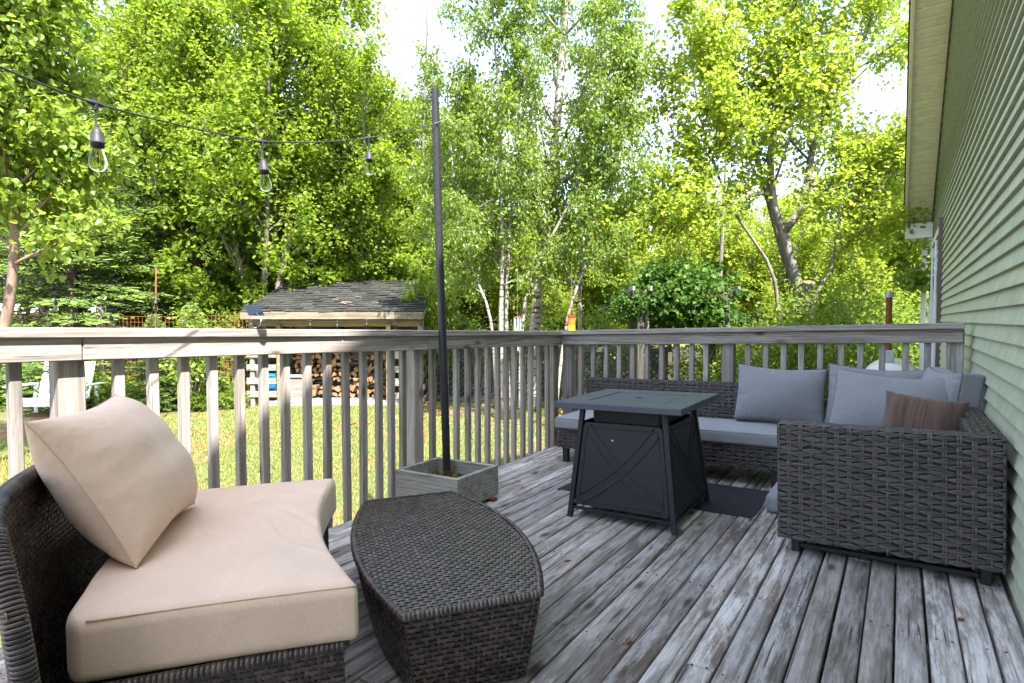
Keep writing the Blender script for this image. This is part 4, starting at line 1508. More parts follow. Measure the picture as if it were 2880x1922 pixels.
# ------------------------------------------------------------------ mat
matm = MB()
nx, ny = 40, 22
ux, uy = np.meshgrid(np.linspace(0, 1, nx), np.linspace(0, 1, ny), indexing='ij')
MX0, MX1, MY0, MY1 = -1.87, -0.66, 3.375, 3.985
px_ = MX0 + (MX1 - MX0) * ux; py_ = MY0 + (MY1 - MY0) * uy + 0.03 * (ux - 0.5) * (1 - uy)
px_ = px_ + 0.008 * np.sin(uy * 5); py_ = py_ + 0.006 * np.sin(ux * 11)
pts = np.stack([px_.ravel(), py_.ravel(), floor_z(px_.ravel()) + 0.0055], 1)
pts[:, 2] += 0.0012 * vnoise(pts, 16, 5)
matm.add(pts, grid_faces(nx, ny))
low = pts.copy(); low[:, 2] = floor_z(low[:, 0]) + 0.0015
matm.add(low, grid_faces(nx, ny)[:, ::-1])
idx = [i * ny for i in range(nx)] + [(nx - 1) * ny + j for j in range(1, ny)] + [i * ny + ny - 1 for i in range(nx - 2, -1, -1)] + [j for j in range(ny - 2, 0, -1)]
nn = nx * ny
matm.add(np.concatenate([pts[idx], low[idx]]), [(i, (i + 1) % len(idx), (i + 1) % len(idx) + len(idx), i + len(idx)) for i in range(len(idx))])
c0 = np.array([-1.27, 3.68, floor_z(-1.27)])
matm.map(lambda v: v - c0)
mo = matm.build('floor_mat', M['mat']); mo.location = tuple(c0)
tag(mo, 'charcoal textile floor mat under the fire table', 'mat')

# ------------------------------------------------------------------ fire table
FT = on_deck('fire_table', 'square black metal fire pit table with crossed embossed side panels', 'fire table', -1.245, 3.245, R(0.5))
FH = 0.655
fw_, fd_ = 0.300, 0.315      # half footprint
tw_, td_ = 0.235, 0.255      # half size of the legs under the top


def legpt(sx, sy, z):
    t = z / (FH - 0.03)
    return np.array([sx * (fw_ + (tw_ - fw_) * t), sy * (fd_ + (td_ - fd_) * t), z])


for sx in (-1, 1):
    for sy in (-1, 1):
        mb = MB()
        a, b = legpt(sx, sy, 0.0), legpt(sx, sy, FH - 0.036)
        w = 0.013
        ring = lambda c: [c + np.array([-w, -w, 0]), c + np.array([w, -w, 0]), c + np.array([w, w, 0]), c + np.array([-w, w, 0])]
        mb.add(ring(a) + ring(b), BOXF); mb.build('leg', M['black_metal'], FT)
# top: outer frame slabs and the drop-in lid
TX, TY = 0.360, 0.372
IX, IY = 0.215, 0.225
zt0, zt1 = FH - 0.034, FH
for lo, hi in (((-TX, -TY, zt0), (TX, -IY, zt1)), ((-TX, IY, zt0), (TX, TY, zt1)), ((-TX, -IY + .0005, zt0), (-IX, IY - .0005, zt1)), ((IX, -IY + .0005, zt0), (TX, IY - .0005, zt1))):
    mb = MB(); cbox(mb, lo, hi, 0.0025); mb.build('top_frame', M['table_top'], FT)
mb = MB()
ang = np.arange(24) / 24 * 2 * PI
hr_ = 0.026
ring_o = []
for t in ang:
    d = np.array([math.cos(t), math.sin(t)]); k = min((IX - .008) / max(abs(d[0]), 1e-6), (IY - .008) / max(abs(d[1]), 1e-6)); ring_o.append(d * k)
ring_o = np.array(ring_o); ring_i = np.stack([np.cos(ang) * hr_, np.sin(ang) * hr_ * 0.8], 1)
zl = FH - 0.003
v = np.concatenate([np.c_[ring_o, np.full(24, zl)], np.c_[ring_i, np.full(24, zl)], np.c_[ring_i, np.full(24, zl - .008)], np.c_[ring_o, np.full(24, zl - .008)]])
F = []
for k in range(3):
    F += [(k * 24 + i, k * 24 + (i + 1) % 24, (k + 1) * 24 + (i + 1) % 24, (k + 1) * 24 + i) for i in range(24)]
F += [(72 + i, 72 + (i + 1) % 24, (i + 1) % 24, i) for i in range(24)]
mb.add(v, F); mb.build('burner_lid', M['table_top'], FT)
mb = MB(); cbox(mb, (-0.2, -0.21, 0.52), (0.2, 0.21, zt0 - 0.001), 0.012); mb.build('burner_box', M['black_metal'], FT)


def side_frame(k):
    """corner-to-corner frame of one side: returns P(u,v,h) with u -1..1, v height in m"""
    c = {0: ((-1, -1), (1, -1)), 1: ((1, -1), (1, 1)), 2: ((1, 1), (-1, 1)), 3: ((-1, 1), (-1, -1))}[k]
    def P(u, v, h=0.0):
        a = legpt(*c[0], v); b = legpt(*c[1], v)
        d = (b - a); d /= np.linalg.norm(d)
        nrm = np.array([d[1], -d[0], 0.10]); nrm /= np.linalg.norm(nrm)
        a = a + d * 0.020; b = b - d * 0.020
        return a + (b - a) * (u + 1) / 2 + nrm * (h - 0.001)
    return P


for k in range(4):
    P = side_frame(k)
    v0, v1 = 0.075, 0.535
    # rounded panel
    out = []
    for (cu, cv, a0) in ((1, 1, 0), (-1, 1, 1), (-1, -1, 2), (1, -1, 3)):
        for t in np.linspace(0, PI / 2, 6):
            an = a0 * PI / 2 + t
            out.append((cu * 0.93 + 0.07 * math.cos(an), (v0 + v1) / 2 + cv * ((v1 - v0) / 2 - 0.03) + 0.03 * math.sin(an)))
    mb = MB()
    n_ = len(out)
    mb.add([P(u, v, 0.006) for u, v in out] + [P(u, v, -0.004) for u, v in out], [tuple(range(n_)), tuple(range(n_, 2 * n_))[::-1]] + [(i, i + n_, (i + 1) % n_ + n_, (i + 1) % n_) for i in range(n_)])
    pan = mb.build('panel', M['black_metal'], FT)
    em = MB()
    def curve(fn, r=0.0042):
        tube(em, [P(*fn(t), 0.0062) for t in np.linspace(0, 1, 16)], r, 6)
    vm = (v0 + v1) / 2; hv = (v1 - v0) / 2
    for sg in (-1, 1):
        for off in (-0.10, 0.10):
            curve(lambda t, sg=sg, off=off: (sg * (-0.86 + 1.72 * t + off * 0.5), vm + hv * (-0.86 + 1.72 * t - 0.10 * math.sin(PI * t) * 1.2) * 1.0 - off * hv * 0.9 if True else 0))
    # border bead
    loop = [(u * 0.9, vm + (v - vm) * 0.88) for u, v in out]
    tube(em, [P(u, v, 0.006) for u, v in loop] + [P(*loop[0], 0.006)], 0.0035, 5)
    em.build('embossing', M['black_metal'], pan, smooth=True)
for (a, b) in (((-1, -1), (1, -1)), ((1, -1), (1, 1)), ((1, 1), (-1, 1)), ((-1, 1), (-1, -1))):
    p, q = legpt(*a, 0.055), legpt(*b, 0.055)
    mb = MB(); tube(mb, [p, q], 0.010, 4, twist=PI / 4); mb.build('cross_bar', M['black_metal'], FT)
mb = MB(); p = legpt(-1, -1, 0.09); cbox(mb, tuple(p + [0.012, -0.004, -0.008]), tuple(p + [0.022, 0.006, 0.008]), 0.002); mb.build('bolt', M['chrome'], FT)
mb = MB(); P = side_frame(0); p = P(-0.22, 0.445, 0.0068); cbox(mb, tuple(p + [-0.006, -0.001, -0.004]), tuple(p + [0.005, 0.0015, 0.004]), 0.0008); mb.build('paint_chip', M['white_paint'], FT)


# ------------------------------------------------------------------ grey wicker sectional
def wicker_panel(mb, lo, hi, faces, ca=0.047, cb=0.0245, seed=1):
    """weave on the chosen faces of a block"""
    x0, y0, z0 = lo; x1, y1, z1 = hi
    for f in faces:
        if f == '-y': S = plane_map((x0, y0, z0), (1, 0, 0), (0, 0, 1)); A, B = x1 - x0, z1 - z0
        elif f == '+y': S = plane_map((x1, y1, z0), (-1, 0, 0), (0, 0, 1)); A, B = x1 - x0, z1 - z0
        elif f == '-x': S = plane_map((x0, y1, z0), (0, -1, 0), (0, 0, 1)); A, B = y1 - y0, z1 - z0
        elif f == '+x': S = plane_map((x1, y0, z0), (0, 1, 0), (0, 0, 1)); A, B = y1 - y0, z1 - z0
        elif f == '+z':
            if x1 - x0 > y1 - y0: S = plane_map((x0, y0, z1), (1, 0, 0), (0, 1, 0)); A, B = x1 - x0, y1 - y0
            else: S = plane_map((x1, y0, z1), (0, 1, 0), (-1, 0, 0)); A, B = y1 - y0, x1 - x0
        weave_bundle(mb, S, A, B, ca if min(A, ca * 2) == ca * 2 else A / 2, cb if B > 2 * cb else B / 2, seed)
        seed += 1


def wicker_block(root, name, lo, hi, faces, seed=1):
    c = MB(); cbox(c, np.array(lo) + 0.003, np.array(hi) - 0.003, 0.012)
    part = c.build(name, M['wick_core'], root)
    w = MB(); wicker_panel(w, lo, hi, faces, seed=seed)
    # wrapped corner strands
    w.build('weave', M['wick_gr'], part, smooth=True)
    return part


SBX, SBY = -0.04, 3.72
SB = on_deck('wicker_sofa', 'grey brown chunky wicker sofa section backed onto the green house wall', 'sofa', SBX, SBY)
wicker_block(SB, 'arm', (-0.415, -0.775, 0.075), (0.405, -0.655, 0.605), ('-y', '-x', '+z', '+x', '+y'), 50)
wicker_block(SB, 'backrest', (0.295, -0.650, 0.075), (0.405, 0.62, 0.605), ('-x', '+z'), 60)
wicker_block(SB, 'seat_base', (-0.40, -0.648, 0.10), (0.290, 0.25, 0.262), ('-x',), 70)
for (x, y) in ((-0.35, -0.70), (0.35, -0.70), (-0.35, 0.18), (0.35, 0.55)):
    mb = MB(); cbox(mb, (x - 0.018, y - 0.018, 0.0), (x + 0.018, y + 0.018, 0.0985 if y > 0.1 else 0.0735), 0.003); mb.build('leg', M['black_metal'], SB)
mb = MB(); cbox(mb, (-0.331, -0.712, 0.022), (0.331, -0.690, 0.042), 0.003); mb.build('stretcher', M['black_metal'], SB)

SAX, SAY = -1.42, 4.33
SA = on_deck('wicker_sofa', 'long low wicker sofa section with backrest against the end railing', 'sofa', SAX, SAY)
wicker_block(SA, 'seat_base', (-0.83, -0.270, 0.115), (0.79, 0.265, 0.268), ('-y', '-x'), 80)
wicker_block(SA, 'backrest', (-0.81, 0.210, 0.270), (0.80, 0.318, 0.625), ('-y', '+z', '-x'), 90)
for (x, y) in ((-0.78, -0.22), (0.765, -0.24), (-0.78, 0.22), (0.74, 0.22)):
    mb = MB(); cbox(mb, (x - 0.022, y - 0.022, 0.0), (x + 0.022, y + 0.022, 0.114), 0.003); mb.build('leg', M['black_metal'], SA)


def seat_pad(label, x, y, w, d, t, z, seed):
    o = on_deck('seat_cushion', label, 'cushion', x, y, 0, None, z)
    V, Fq = rounded_box(w, d, t, 0.022, (26, 16, 3))
    ed = np.clip(np.minimum(w / 2 - np.abs(V[:, 0]), d / 2 - np.abs(V[:, 1])) / 0.12, 0, 1)
    V[:, 2] += np.where(V[:, 2] > 0, 0.016 * ed ** 0.6, 0)
    fr_ = np.abs(V[:, 1]) > d / 2 - 0.004
    V[:, 1] += np.where(fr_, 0.004 * vnoise(V, 22, seed), 0)
    V += np.c_[0.003 * vnoise(V, 8, seed), 0 * V[:, 0], 0.003 * vnoise(V, 8, seed + 1)]
    V[:, 2] += t / 2
    mb = MB(); mb.add(V, Fq); mb.build('cover', M['greytop'], o, smooth=True)
    pm = MB()
    for zz in (t - 0.008, 0.009):
        e = 0.0065
        c = [(-w / 2 + e, -d / 2 + e), (w / 2 - e, -d / 2 + e), (w / 2 - e, d / 2 - e), (-w / 2 + e, d / 2 - e), (-w / 2 + e, -d / 2 + e)]
        pts = []
        for (a, b) in zip(c[:-1], c[1:]):
            for q in np.linspace(0, 1, 14)[:-1]:
                pts.append((a[0] + (b[0] - a[0]) * q, a[1] + (b[1] - a[1]) * q, zz + 0.0015 * math.sin(40 * q)))
        pts.append(pts[0]); tube(pm, pts, 0.0036, 6, caps=False)
    pm.build('piping', M['greypipe'], o, smooth=True)
    return o


seat_pad('long grey seat cushion with dark piping on the sofa along the end railing', -1.44, 4.285, 1.66, 0.50, 0.088, 0.269, 3)
seat_pad('grey seat cushion tucked behind the wicker arm of the wall sofa', -0.095, 3.525, 0.66, 0.86, 0.088, 0.2635, 4)


def boxed_cushion(label, w, h, t, loc, rz, lean, roll, seed, puff=0.095):
    """knife-straight boxed back cushion: two puffed faces, a side band and piping on both edges"""
    o = bpy.data.objects.new('back_cushion', None); COL.objects.link(o); tag(o, label, 'cushion')
    m = Matrix.Rotation(rz, 4, 'Z') @ Matrix.Rotation(-lean, 4, 'X') @ Matrix.Rotation(roll, 4, 'Y')
    o.location = loc; o.rotation_euler = m.to_euler()
    V, Fq = rounded_box(w, t, h, 0.020, (44, 3, 34))
    rs = np.random.RandomState(seed)
    U, Z = np.clip(V[:, 0] / (w / 2), -1, 1), np.clip(V[:, 2] / (h / 2), -1, 1)
    dome = np.clip((1 - U ** 2) * (1 - Z ** 2), 0, 1) ** 0.65
    puck = np.zeros(len(V))
    for q in range(44):
        s0 = rs.uniform(-0.9, 0.9); ln_ = rs.uniform(0.12, 0.55); wd = rs.uniform(0.02, 0.06); am = rs.uniform(-1, 0.5)
        e_, s_ = ((Z, U) if q % 2 else (U, Z)); sg = 1 if rs.rand() < 0.5 else -1; sl_ = rs.normal() * 0.4
        d_ = 1 - sg * e_
        puck += am * np.exp(-((s_ - s0 - sl_ * d_) / wd) ** 2) * np.clip(1 - d_ / ln_, 0, 1) * np.clip(d_ / 0.06, 0, 1)
    face = np.clip(np.abs(V[:, 1]) / (t / 2), 0, 1) ** 4
    sy_ = np.sign(V[:, 1])
    V[:, 1] += sy_ * face * (puff * dome + 0.009 * puck + 0.006 * vnoise(V, 9, seed))
    V[:, 0] *= 1 - 0.045 * (1 - Z ** 2); V[:, 2] *= 1 - 0.05 * (1 - U ** 2)
    # the band buckles a little
    V[:, 1] += (1 - face) * 0.004 * vnoise(V, 25, seed + 2)
    sag = 0.018 * np.sin((U * 0.5 + 0.5) * PI) * np.clip(Z, 0, 1)
    V[:, 2] -= sag
    off = np.array([0, 0, h / 2])
    mb = MB(); mb.add(V + off, Fq); mb.build('cover', M['greyfab'], o, smooth=True)
    pm = MB(); e = 0.005
    for yy in (-t / 2 + e, t / 2 - e):
        pts = []
        c = [(-1, -1), (1, -1), (1, 1), (-1, 1), (-1, -1)]
        for (a, b) in zip(c[:-1], c[1:]):
            for q in np.linspace(0, 1, 22)[:-1]:
                u = a[0] + (b[0] - a[0]) * q; z = a[1] + (b[1] - a[1]) * q
                k_ = 0.975 if abs(u) > 0.93 and abs(z) > 0.93 else 1.0
                pts.append((u * k_ * (w / 2 - e) * (1 - 0.045 * (1 - z * z)), yy, z * k_ * (h / 2 - e) * (1 - 0.05 * (1 - u * u)) + h / 2 - 0.018 * math.sin((u * .5 + .5) * PI) * max(z, 0)))
        pts.append(pts[0]); tube(pm, pts, 0.0034, 6, caps=False)
    pm.build('piping', M['greypipe'], o, smooth=True)
    return o


boxed_cushion('plump grey cushion upright at the bare-backed end of the railing sofa', 0.58, 0.41, 0.10, (-0.700, 4.42, floor_z(-0.7) + 0.366), R(4), R(17), R(1.5), 31)
boxed_cushion('grey cushion behind the others in front of the white tank', 0.60, 0.43, 0.10, (-0.120, 4.46, floor_z(-0.12) + 0.355), R(2), R(15), R(2), 32)
boxed_cushion('large grey cushion propped behind the brown striped pillow', 0.60, 0.42, 0.10, (-0.06, 3.93, floor_z(-.06) + 0.372), R(-6), R(24), R(3), 33)
boxed_cushion('grey cushion wedged in the sofa corner against the house wall', 0.46, 0.42, 0.11, (0.215, 4.15, floor_z(.2) + 0.375), R(-72), R(7), R(0), 34)
place_pillow('pillow', 'brown striped rectangular throw pillow beside the wicker arm', 'pillow', 0.345, 0.31, 0.15, M['brownfab'], M['brownfab'], (0.075, 3.47, floor_z(.07) + 0.425), R(-4), R(28), R(6), 35, 0.010, 0.50, 0.09, pr=0.002)

# pale pad left on the boards beside the sofa
V, Fq = rounded_box(0.17, 0.42, 0.105, 0.035, (6, 10, 2)); V[:, 2] += 0.0525; V[:, 2] += 0.004 * vnoise(V, 12, 2) * (V[:, 2] > 0.03)
mb = MB(); mb.add(V, Fq); pd_ = mb.build('floor_pad', M['greytop'], None, smooth=True)
pd_.location = (-0.535, 3.74, floor_z(-0.535) + 0.001); pd_.rotation_euler = TILT.to_euler()
tag(pd_, 'small pale grey pad lying on the boards beside the wicker arm', 'cushion')
# ------------------------------------------------------------------ woodshed (faces the deck)
SH_D = 11.4
sp = gpt(940, SH_D)          # middle of the open front, on the grass
shed = thing('woodshed', 'low open woodshed with sagging mossy shingle roof and stacked firewood inside', 'shed', sp, YAW)
SWH, SDEP = 1.70, 2.2        # half width, depth
G0 = 0.0


def sb(name, lo, hi, mat, parent=shed, ch=0.004, xf=None, label=None):
    mb = MB(); cbox(mb, lo, hi, ch, xf=xf); o = mb.build(name, mat, parent)
    if label: o['label'] = label
    return o


# floor frame, posts, plates
sb('floor_sill', (-SWH + .38, 0.02, -0.02), (SWH - .45, 0.14, 0.10), M['greyX'])
for x in np.arange(-1.25, 1.25, 0.142):
    sb('floor_board', (x, 0.141, 0.06), (x + 0.136, 2.05, 0.095), M['greyY'])
for x in (-1.66, -1.14, 1.0, 1.62):
    sb('front_post', (x, 0.02, -0.1), (x + 0.085, 0.105, 1.60), M['greyZ'] if x < -1.5 or x > 1.5 else M['shed_in'])
for x in (-1.66, 1.58):
    sb('rear_post', (x, 2.05, -0.1), (x + 0.085, 2.135, 2.30), M['greyZ'])
sb('header', (-1.72, 0.106, 1.56), (1.72, 0.146, 1.68), M['shed_in'])
# back and side walls of boards
for k, z in enumerate(np.arange(0.12, 2.15, 0.185)):
    sb('back_board', (-1.57, 2.14, z), (1.57, 2.16, z + 0.178), M['shed_in'] if k % 2 else M['greyX'])
for sx in (-1, 1):
    for k, z in enumerate((0.06, 0.30, 0.54, 0.78, 1.02, 1.26, 1.48)):
        x = sx * 1.70
        sb('side_slat', (x - 0.012, 0.11, z), (x + 0.012, 2.05, z + 0.105), M['greyY'])
# slatted front returns (pallet boards)
for k, z in enumerate((0.14, 0.40, 0.66, 0.93, 1.36)):
    sb('front_slat', (1.088, -0.004, z), (1.70, 0.016, z + 0.125 + 0.02 * (k % 2)), M['greyX'])
for k, z in enumerate((0.18, 0.44, 0.70, 0.95, 1.38)):
    sb('front_slat', (-1.72, -0.004, z), (-1.142, 0.016, z + 0.118), M['greyX'] if k != 4 else M['shed_in'])
# roof
EZ, RZ_ = 1.835, 2.60        # roof height above grass at front and back
RY0, RY1 = -0.12, 2.45
RX0, RX1 = -1.74, 1.74


def roof_z(y):
    return EZ + (RZ_ - EZ) * (y - RY0) / (RY1 - RY0)


mb = MB()
vv = []
for t in (-0.035, 0.0):
    for (x, y) in ((RX0, RY0), (RX1, RY0), (RX1, RY1), (RX0, RY1)):
        vv.append((x, y, roof_z(y) + t))
mb.add(vv, BOXF); roof = mb.build('roof', M['greyX'], shed)
sb('fascia', (RX0 - 0.02, RY0 - 0.024, EZ - 0.135), (RX1 + 0.02, RY0 - 0.001, EZ + 0.004), M['fascia'], label='pale mould-streaked front fascia board')
for sx in (RX0 - 0.021, RX1 + 0.001):
    mb = MB(); vv = []
    for t in (-0.10, 0.002):
        for (x, y) in ((sx, RY0), (sx + 0.02, RY0), (sx + 0.02, RY1), (sx, RY1)):
            vv.append((x, y, roof_z(y) + t))
    mb.add(vv, BOXF); mb.build('barge_board', M['greyY'], shed)
# tattered shingles, course by course
sr = random.Random(3)
rows = 16
for r in range(rows):
    y0 = RY0 - 0.015 + (RY1 - RY0 + 0.01) * r / rows
    step = (RY1 - RY0) / rows
    x = RX0 - 0.02 - sr.random() * 0.12
    while x < RX1:
        w = sr.uniform(0.17, 0.27) if r < 13 else sr.uniform(0.3, 0.55)
        xa, xb = max(x, RX0 - 0.02), min(x + w - 0.006, RX1 + 0.02)
        if xb - xa > 0.03:
            th = 0.008
            wav = 0.012 * math.sin(xa * 4.2 + r * 0.8) + 0.008 * math.sin(xa * 9 + r * 2.1)
            ya = y0 + wav * 0.9 + sr.uniform(-0.010, 0.010); yb = min(y0 + step * 1.35, RY1 + 0.01)
            curl = max(0, sr.gauss(0.001, 0.005))
            curl2 = max(0, sr.gauss(0.001, 0.005))
            base = 0.010 + wav * 0.5 + 0.012
            v = [(xa, ya, roof_z(ya) + base + curl), (xb, ya + sr.uniform(-.012, .012), roof_z(ya) + base + curl2), (xb, yb, roof_z(yb) + 0.004), (xa, yb, roof_z(yb) + 0.004)]
            v = v + [(a, b, c + th) for a, b, c in v]
            mb = MB(); mb.add(v, BOXF); mb.build('shingle', M['asphalt'], roof)
        x += w
# twigs and bark on the roof
for k in range(8):
    x, y = sr.uniform(-1.5, 1.5), sr.uniform(0.0, 2.2); a = sr.uniform(-0.5, 0.5); L_ = sr.uniform(0.08, 0.22)
    mb = MB(); z_ = roof_z(y) + 0.046
    tube(mb, [(x, y, z_), (x + L_ * math.cos(a) * .5, y + L_ * math.sin(a) * .5, z_ + 0.008 + (roof_z(y + L_ * math.sin(a) * .5) - roof_z(y))), (x + L_ * math.cos(a), y + L_ * math.sin(a), z_ + roof_z(y + L_ * math.sin(a)) - roof_z(y))], sr.uniform(0.006, 0.014), 5)
    mb.build('fallen_twig', M['bark_alder'], shed)
SHM = Matrix.Translation(Vector(sp)) @ Matrix.Rotation(YAW, 4, 'Z')


def in_shed(name, mb, mat, label, cat, loc, rot=(0, 0, 0), smooth=False, group=None):
    o = mb.build(name, mat, None, smooth=smooth)
    o.matrix_world = SHM @ Matrix.Translation(Vector(loc)) @ (Matrix.Rotation(rot[2], 4, 'Z') @ Matrix.Rotation(rot[1], 4, 'Y') @ Matrix.Rotation(rot[0], 4, 'X'))
    return tag(o, label, cat, group)


# firewood: split billets, each its own
lr = random.Random(9)
LOGS = []
for k in range(8):
    r = 0.062
    kind = k % 4
    if kind == 0:   # half round
        pr = [(r * math.cos(t), r * math.sin(t) * 0.9) for t in np.linspace(0, PI, 8)]
    elif kind == 1: # quarter wedge
        pr = [(0, 0)] + [(r * 1.35 * math.cos(t), r * 1.35 * math.sin(t)) for t in np.linspace(0.1, 1.5, 6)]
        pr = [(x - 0.035, y - 0.03) for x, y in pr]
    elif kind == 2: # thick third
        pr = [(-r * 0.3, -r * 0.5)] + [(r * 1.1 * math.cos(t), r * 1.1 * math.sin(t)) for t in np.linspace(-0.2, 2.0, 7)]
    else:           # slab
        pr = [(-r, -0.035), (r * 0.9, -0.04), (r, 0.01), (r * 0.4, 0.042), (-r * 0.5, 0.045), (-r * 1.05, 0.012)]
    pr = [(x * lr.uniform(.78, 1.2), y * lr.uniform(.78, 1.2)) for x, y in pr]
    n_ = len(pr); mb = MB()
    mb.add([(x, -0.19, y) for x, y in pr] + [(x * 0.95, 0.19, y * 0.95) for x, y in pr], [tuple(range(n_)), tuple(range(n_, 2 * n_))[::-1]], 1)
    mb.add([(x, -0.19, y) for x, y in pr] + [(x * 0.95, 0.19, y * 0.95) for x, y in pr], [(i, i + n_, (i + 1) % n_ + n_, (i + 1) % n_) for i in range(n_)], 0)
    LOGS.append(mb.mesh('firewood_log', [M['bark_log'], M['log_end']], False))
rowz = 0.14
row = 0
while rowz < 1.42:
    x = -1.02 + lr.uniform(0, 0.05)
    if 0.14 < rowz < 0.55: x = -0.72
    while x < 0.92:
        lengthwise = lr.random() < 0.13
        me = lr.choice(LOGS)
        o = bpy.data.objects.new('firewood_log', me); COL.objects.link(o)
        s = lr.uniform(0.72, 1.32)
        if lengthwise:
            loc = Vector((x + 0.19, 0.66 + lr.uniform(-.05, .05), rowz + lr.uniform(-.01, .01))); mrot = Matrix.Rotation(PI / 2 + lr.uniform(-.1, .1), 4, 'Z') @ Matrix.Rotation(lr.random() * 6, 4, 'Y'); x += 0.40
            lab = 'split firewood log lying lengthwise in the woodshed stack'; grp = 'lengthwise firewood logs in the shed'
        else:
            loc = Vector((x + 0.06, 0.72 + lr.uniform(-.07, .05), rowz + lr.uniform(-.012, .012))); mrot = Matrix.Rotation(lr.uniform(-.12, .12), 4, 'Z') @ Matrix.Rotation(lr.random() * 6.28, 4, 'Y'); x += 0.112 * s
            lab = 'split firewood log stacked end-on in the woodshed'; grp = 'end-on firewood logs in the shed'
        o.matrix_world = SHM @ Matrix.Translation(loc) @ mrot @ Matrix.Diagonal((s, 1, s, 1))
        tag(o, lab, 'log', grp)
    rowz += 0.088
    row += 1
# weathered box, tarp, bag, wheel
mb = MB()
for lo, hi in (((-.24, -.2, 0), (-.22, .2, .46)), ((.22, -.2, 0), (.24, .2, .46)), ((-.2195, -.2, 0), (.2195, -.18, .44)), ((-.2195, .18, 0), (.2195, .2, .44)), ((-.26, -.22, .461), (.26, .22, .485))):
    cbox(mb, lo, hi, 0.004)
in_shed('wooden_crate', mb, M['greyX'], 'weathered grey wooden box standing before the firewood', 'crate', (-0.83, 0.26, 0.097))
V, Fq = rounded_box(0.62, 0.42, 0.52, 0.12, (8, 8, 8)); V = wrinkled(V, 0.03, 9, 3); mb = MB(); mb.add(V, Fq)
in_shed('blue_tarp', mb, M['tarp'], 'bright blue crumpled tarp behind the pallet slats of the shed', 'tarp', (-1.32, 0.5, 0.36), smooth=True)
V, Fq = rounded_box(0.75, 0.3, 0.16, 0.07, (10, 5, 4)); V = wrinkled(V, 0.02, 9, 5); mb = MB(); mb.add(V, Fq)
in_shed('rolled_bag', mb, M['navy'], 'dark navy rolled bag lying on top of the firewood', 'bag', (-0.35, 0.62, 1.53), (0, 0.12, 0.1), True)
# bicycle-style cart at the right of the stack
mb = MB()
for t in range(1):
    an = np.linspace(0, 2 * PI, 25)
    tube(mb, [(0.17 * math.cos(a), 0.0, 0.17 + 0.17 * math.sin(a)) for a in an], 0.014, 6, caps=False)
tube(mb, [(0, 0, 0.17), (0.1, 0, 0.45), (0.3, 0, 0.62)], 0.012, 6)
tube(mb, [(-0.1, 0.05, 0.42), (0.25, 0.05, 0.36)], 0.05, 8)
for a in np.linspace(0, PI, 5)[:-1]:
    tube(mb, [(0.165 * math.cos(a), 0, 0.17 + 0.165 * math.sin(a)), (-0.165 * math.cos(a), 0, 0.17 - 0.165 * math.sin(a))], 0.003, 4)
in_shed('hand_cart', mb, M['black_metal'], 'dark one-wheeled hand cart parked at the end of the firewood stack', 'cart', (0.93, 0.32, 0.097))
# lights along the shed fascia
pts = [np.array(SHM @ Vector((x, RY0 - 0.04, z))) for x, z in ((-1.70, 1.70), (-1.55, 1.68), (-0.42, 1.67), (0.10, 1.66), (0.66, 1.68), (1.2, 1.68), (1.70, 1.69), (1.76, 1.70))]
string_lights('string of small bulbs hanging under the woodshed fascia', pts, (1, 2, 3, 4, 5, 6), None, 1.25, 0.004, 0.03)

# ------------------------------------------------------------------ lattice fence
LA, LB = np.array(gpt(1225, 12.2)), np.array(gpt(1870, 10.3))
ldir = LB - LA; LLEN = np.linalg.norm(ldir); ldir /= LLEN
lat = thing('lattice_fence', 'grey diagonal lattice fence panel behind the birch trunks', 'fence', tuple(LA), math.atan2(ldir[1], ldir[0]))
LZ0, LZ1 = 0.07, 1.10
sl = 0.082
hgt = LZ1 - LZ0
for sgn, yo in ((1, -0.006), (-1, 0.006)):
    k = -hgt
    while k < LLEN + hgt:
        # slat line x = k + t, z = LZ0 + t (sgn) clipped to the panel
        t0, t1 = 0.0, hgt
        if sgn > 0:
            a = max(0.0, -k); b = min(hgt, LLEN - k)
            p, q = (k + a, LZ0 + a), (k + b, LZ0 + b)
        else:
            kk = k
            a = max(0.0, kk - LLEN); b = min(hgt, kk)
            p, q = (kk - a, LZ0 + a), (kk - b, LZ0 + b)
        if b - a > 0.05:
            mb = MB(); d = np.array([q[0] - p[0], 0, q[1] - p[1]]); d /= np.linalg.norm(d)
            w = np.array([-d[2], 0, d[0]]) * 0.016; t = np.array([0, 0.004, 0])
            P0, Q0 = np.array([p[0], yo, p[1]]), np.array([q[0], yo, q[1]])
            mb.add([P0 - w - t, Q0 - w - t, Q0 - w + t, P0 - w + t, P0 + w - t, Q0 + w - t, Q0 + w + t, P0 + w + t], BOXF)
            mb.build('slat', M['lattice'], lat)
        k += sl * math.sqrt(2) * 1.0
for x in (0.0, LLEN * 0.33, LLEN * 0.66, LLEN):
    mb = MB(); cbox(mb, (x - 0.045, 0.012, -0.1), (x + 0.045, 0.10, 1.22), 0.004); mb.build('post', M['darkZ'], lat)
for z in (LZ1, LZ0 - 0.03):
    mb = MB(); cbox(mb, (-0.03, -0.035, z), (LLEN + 0.03, -0.0105, z + 0.085), 0.003); mb.build('rail', M['darkX'], lat)

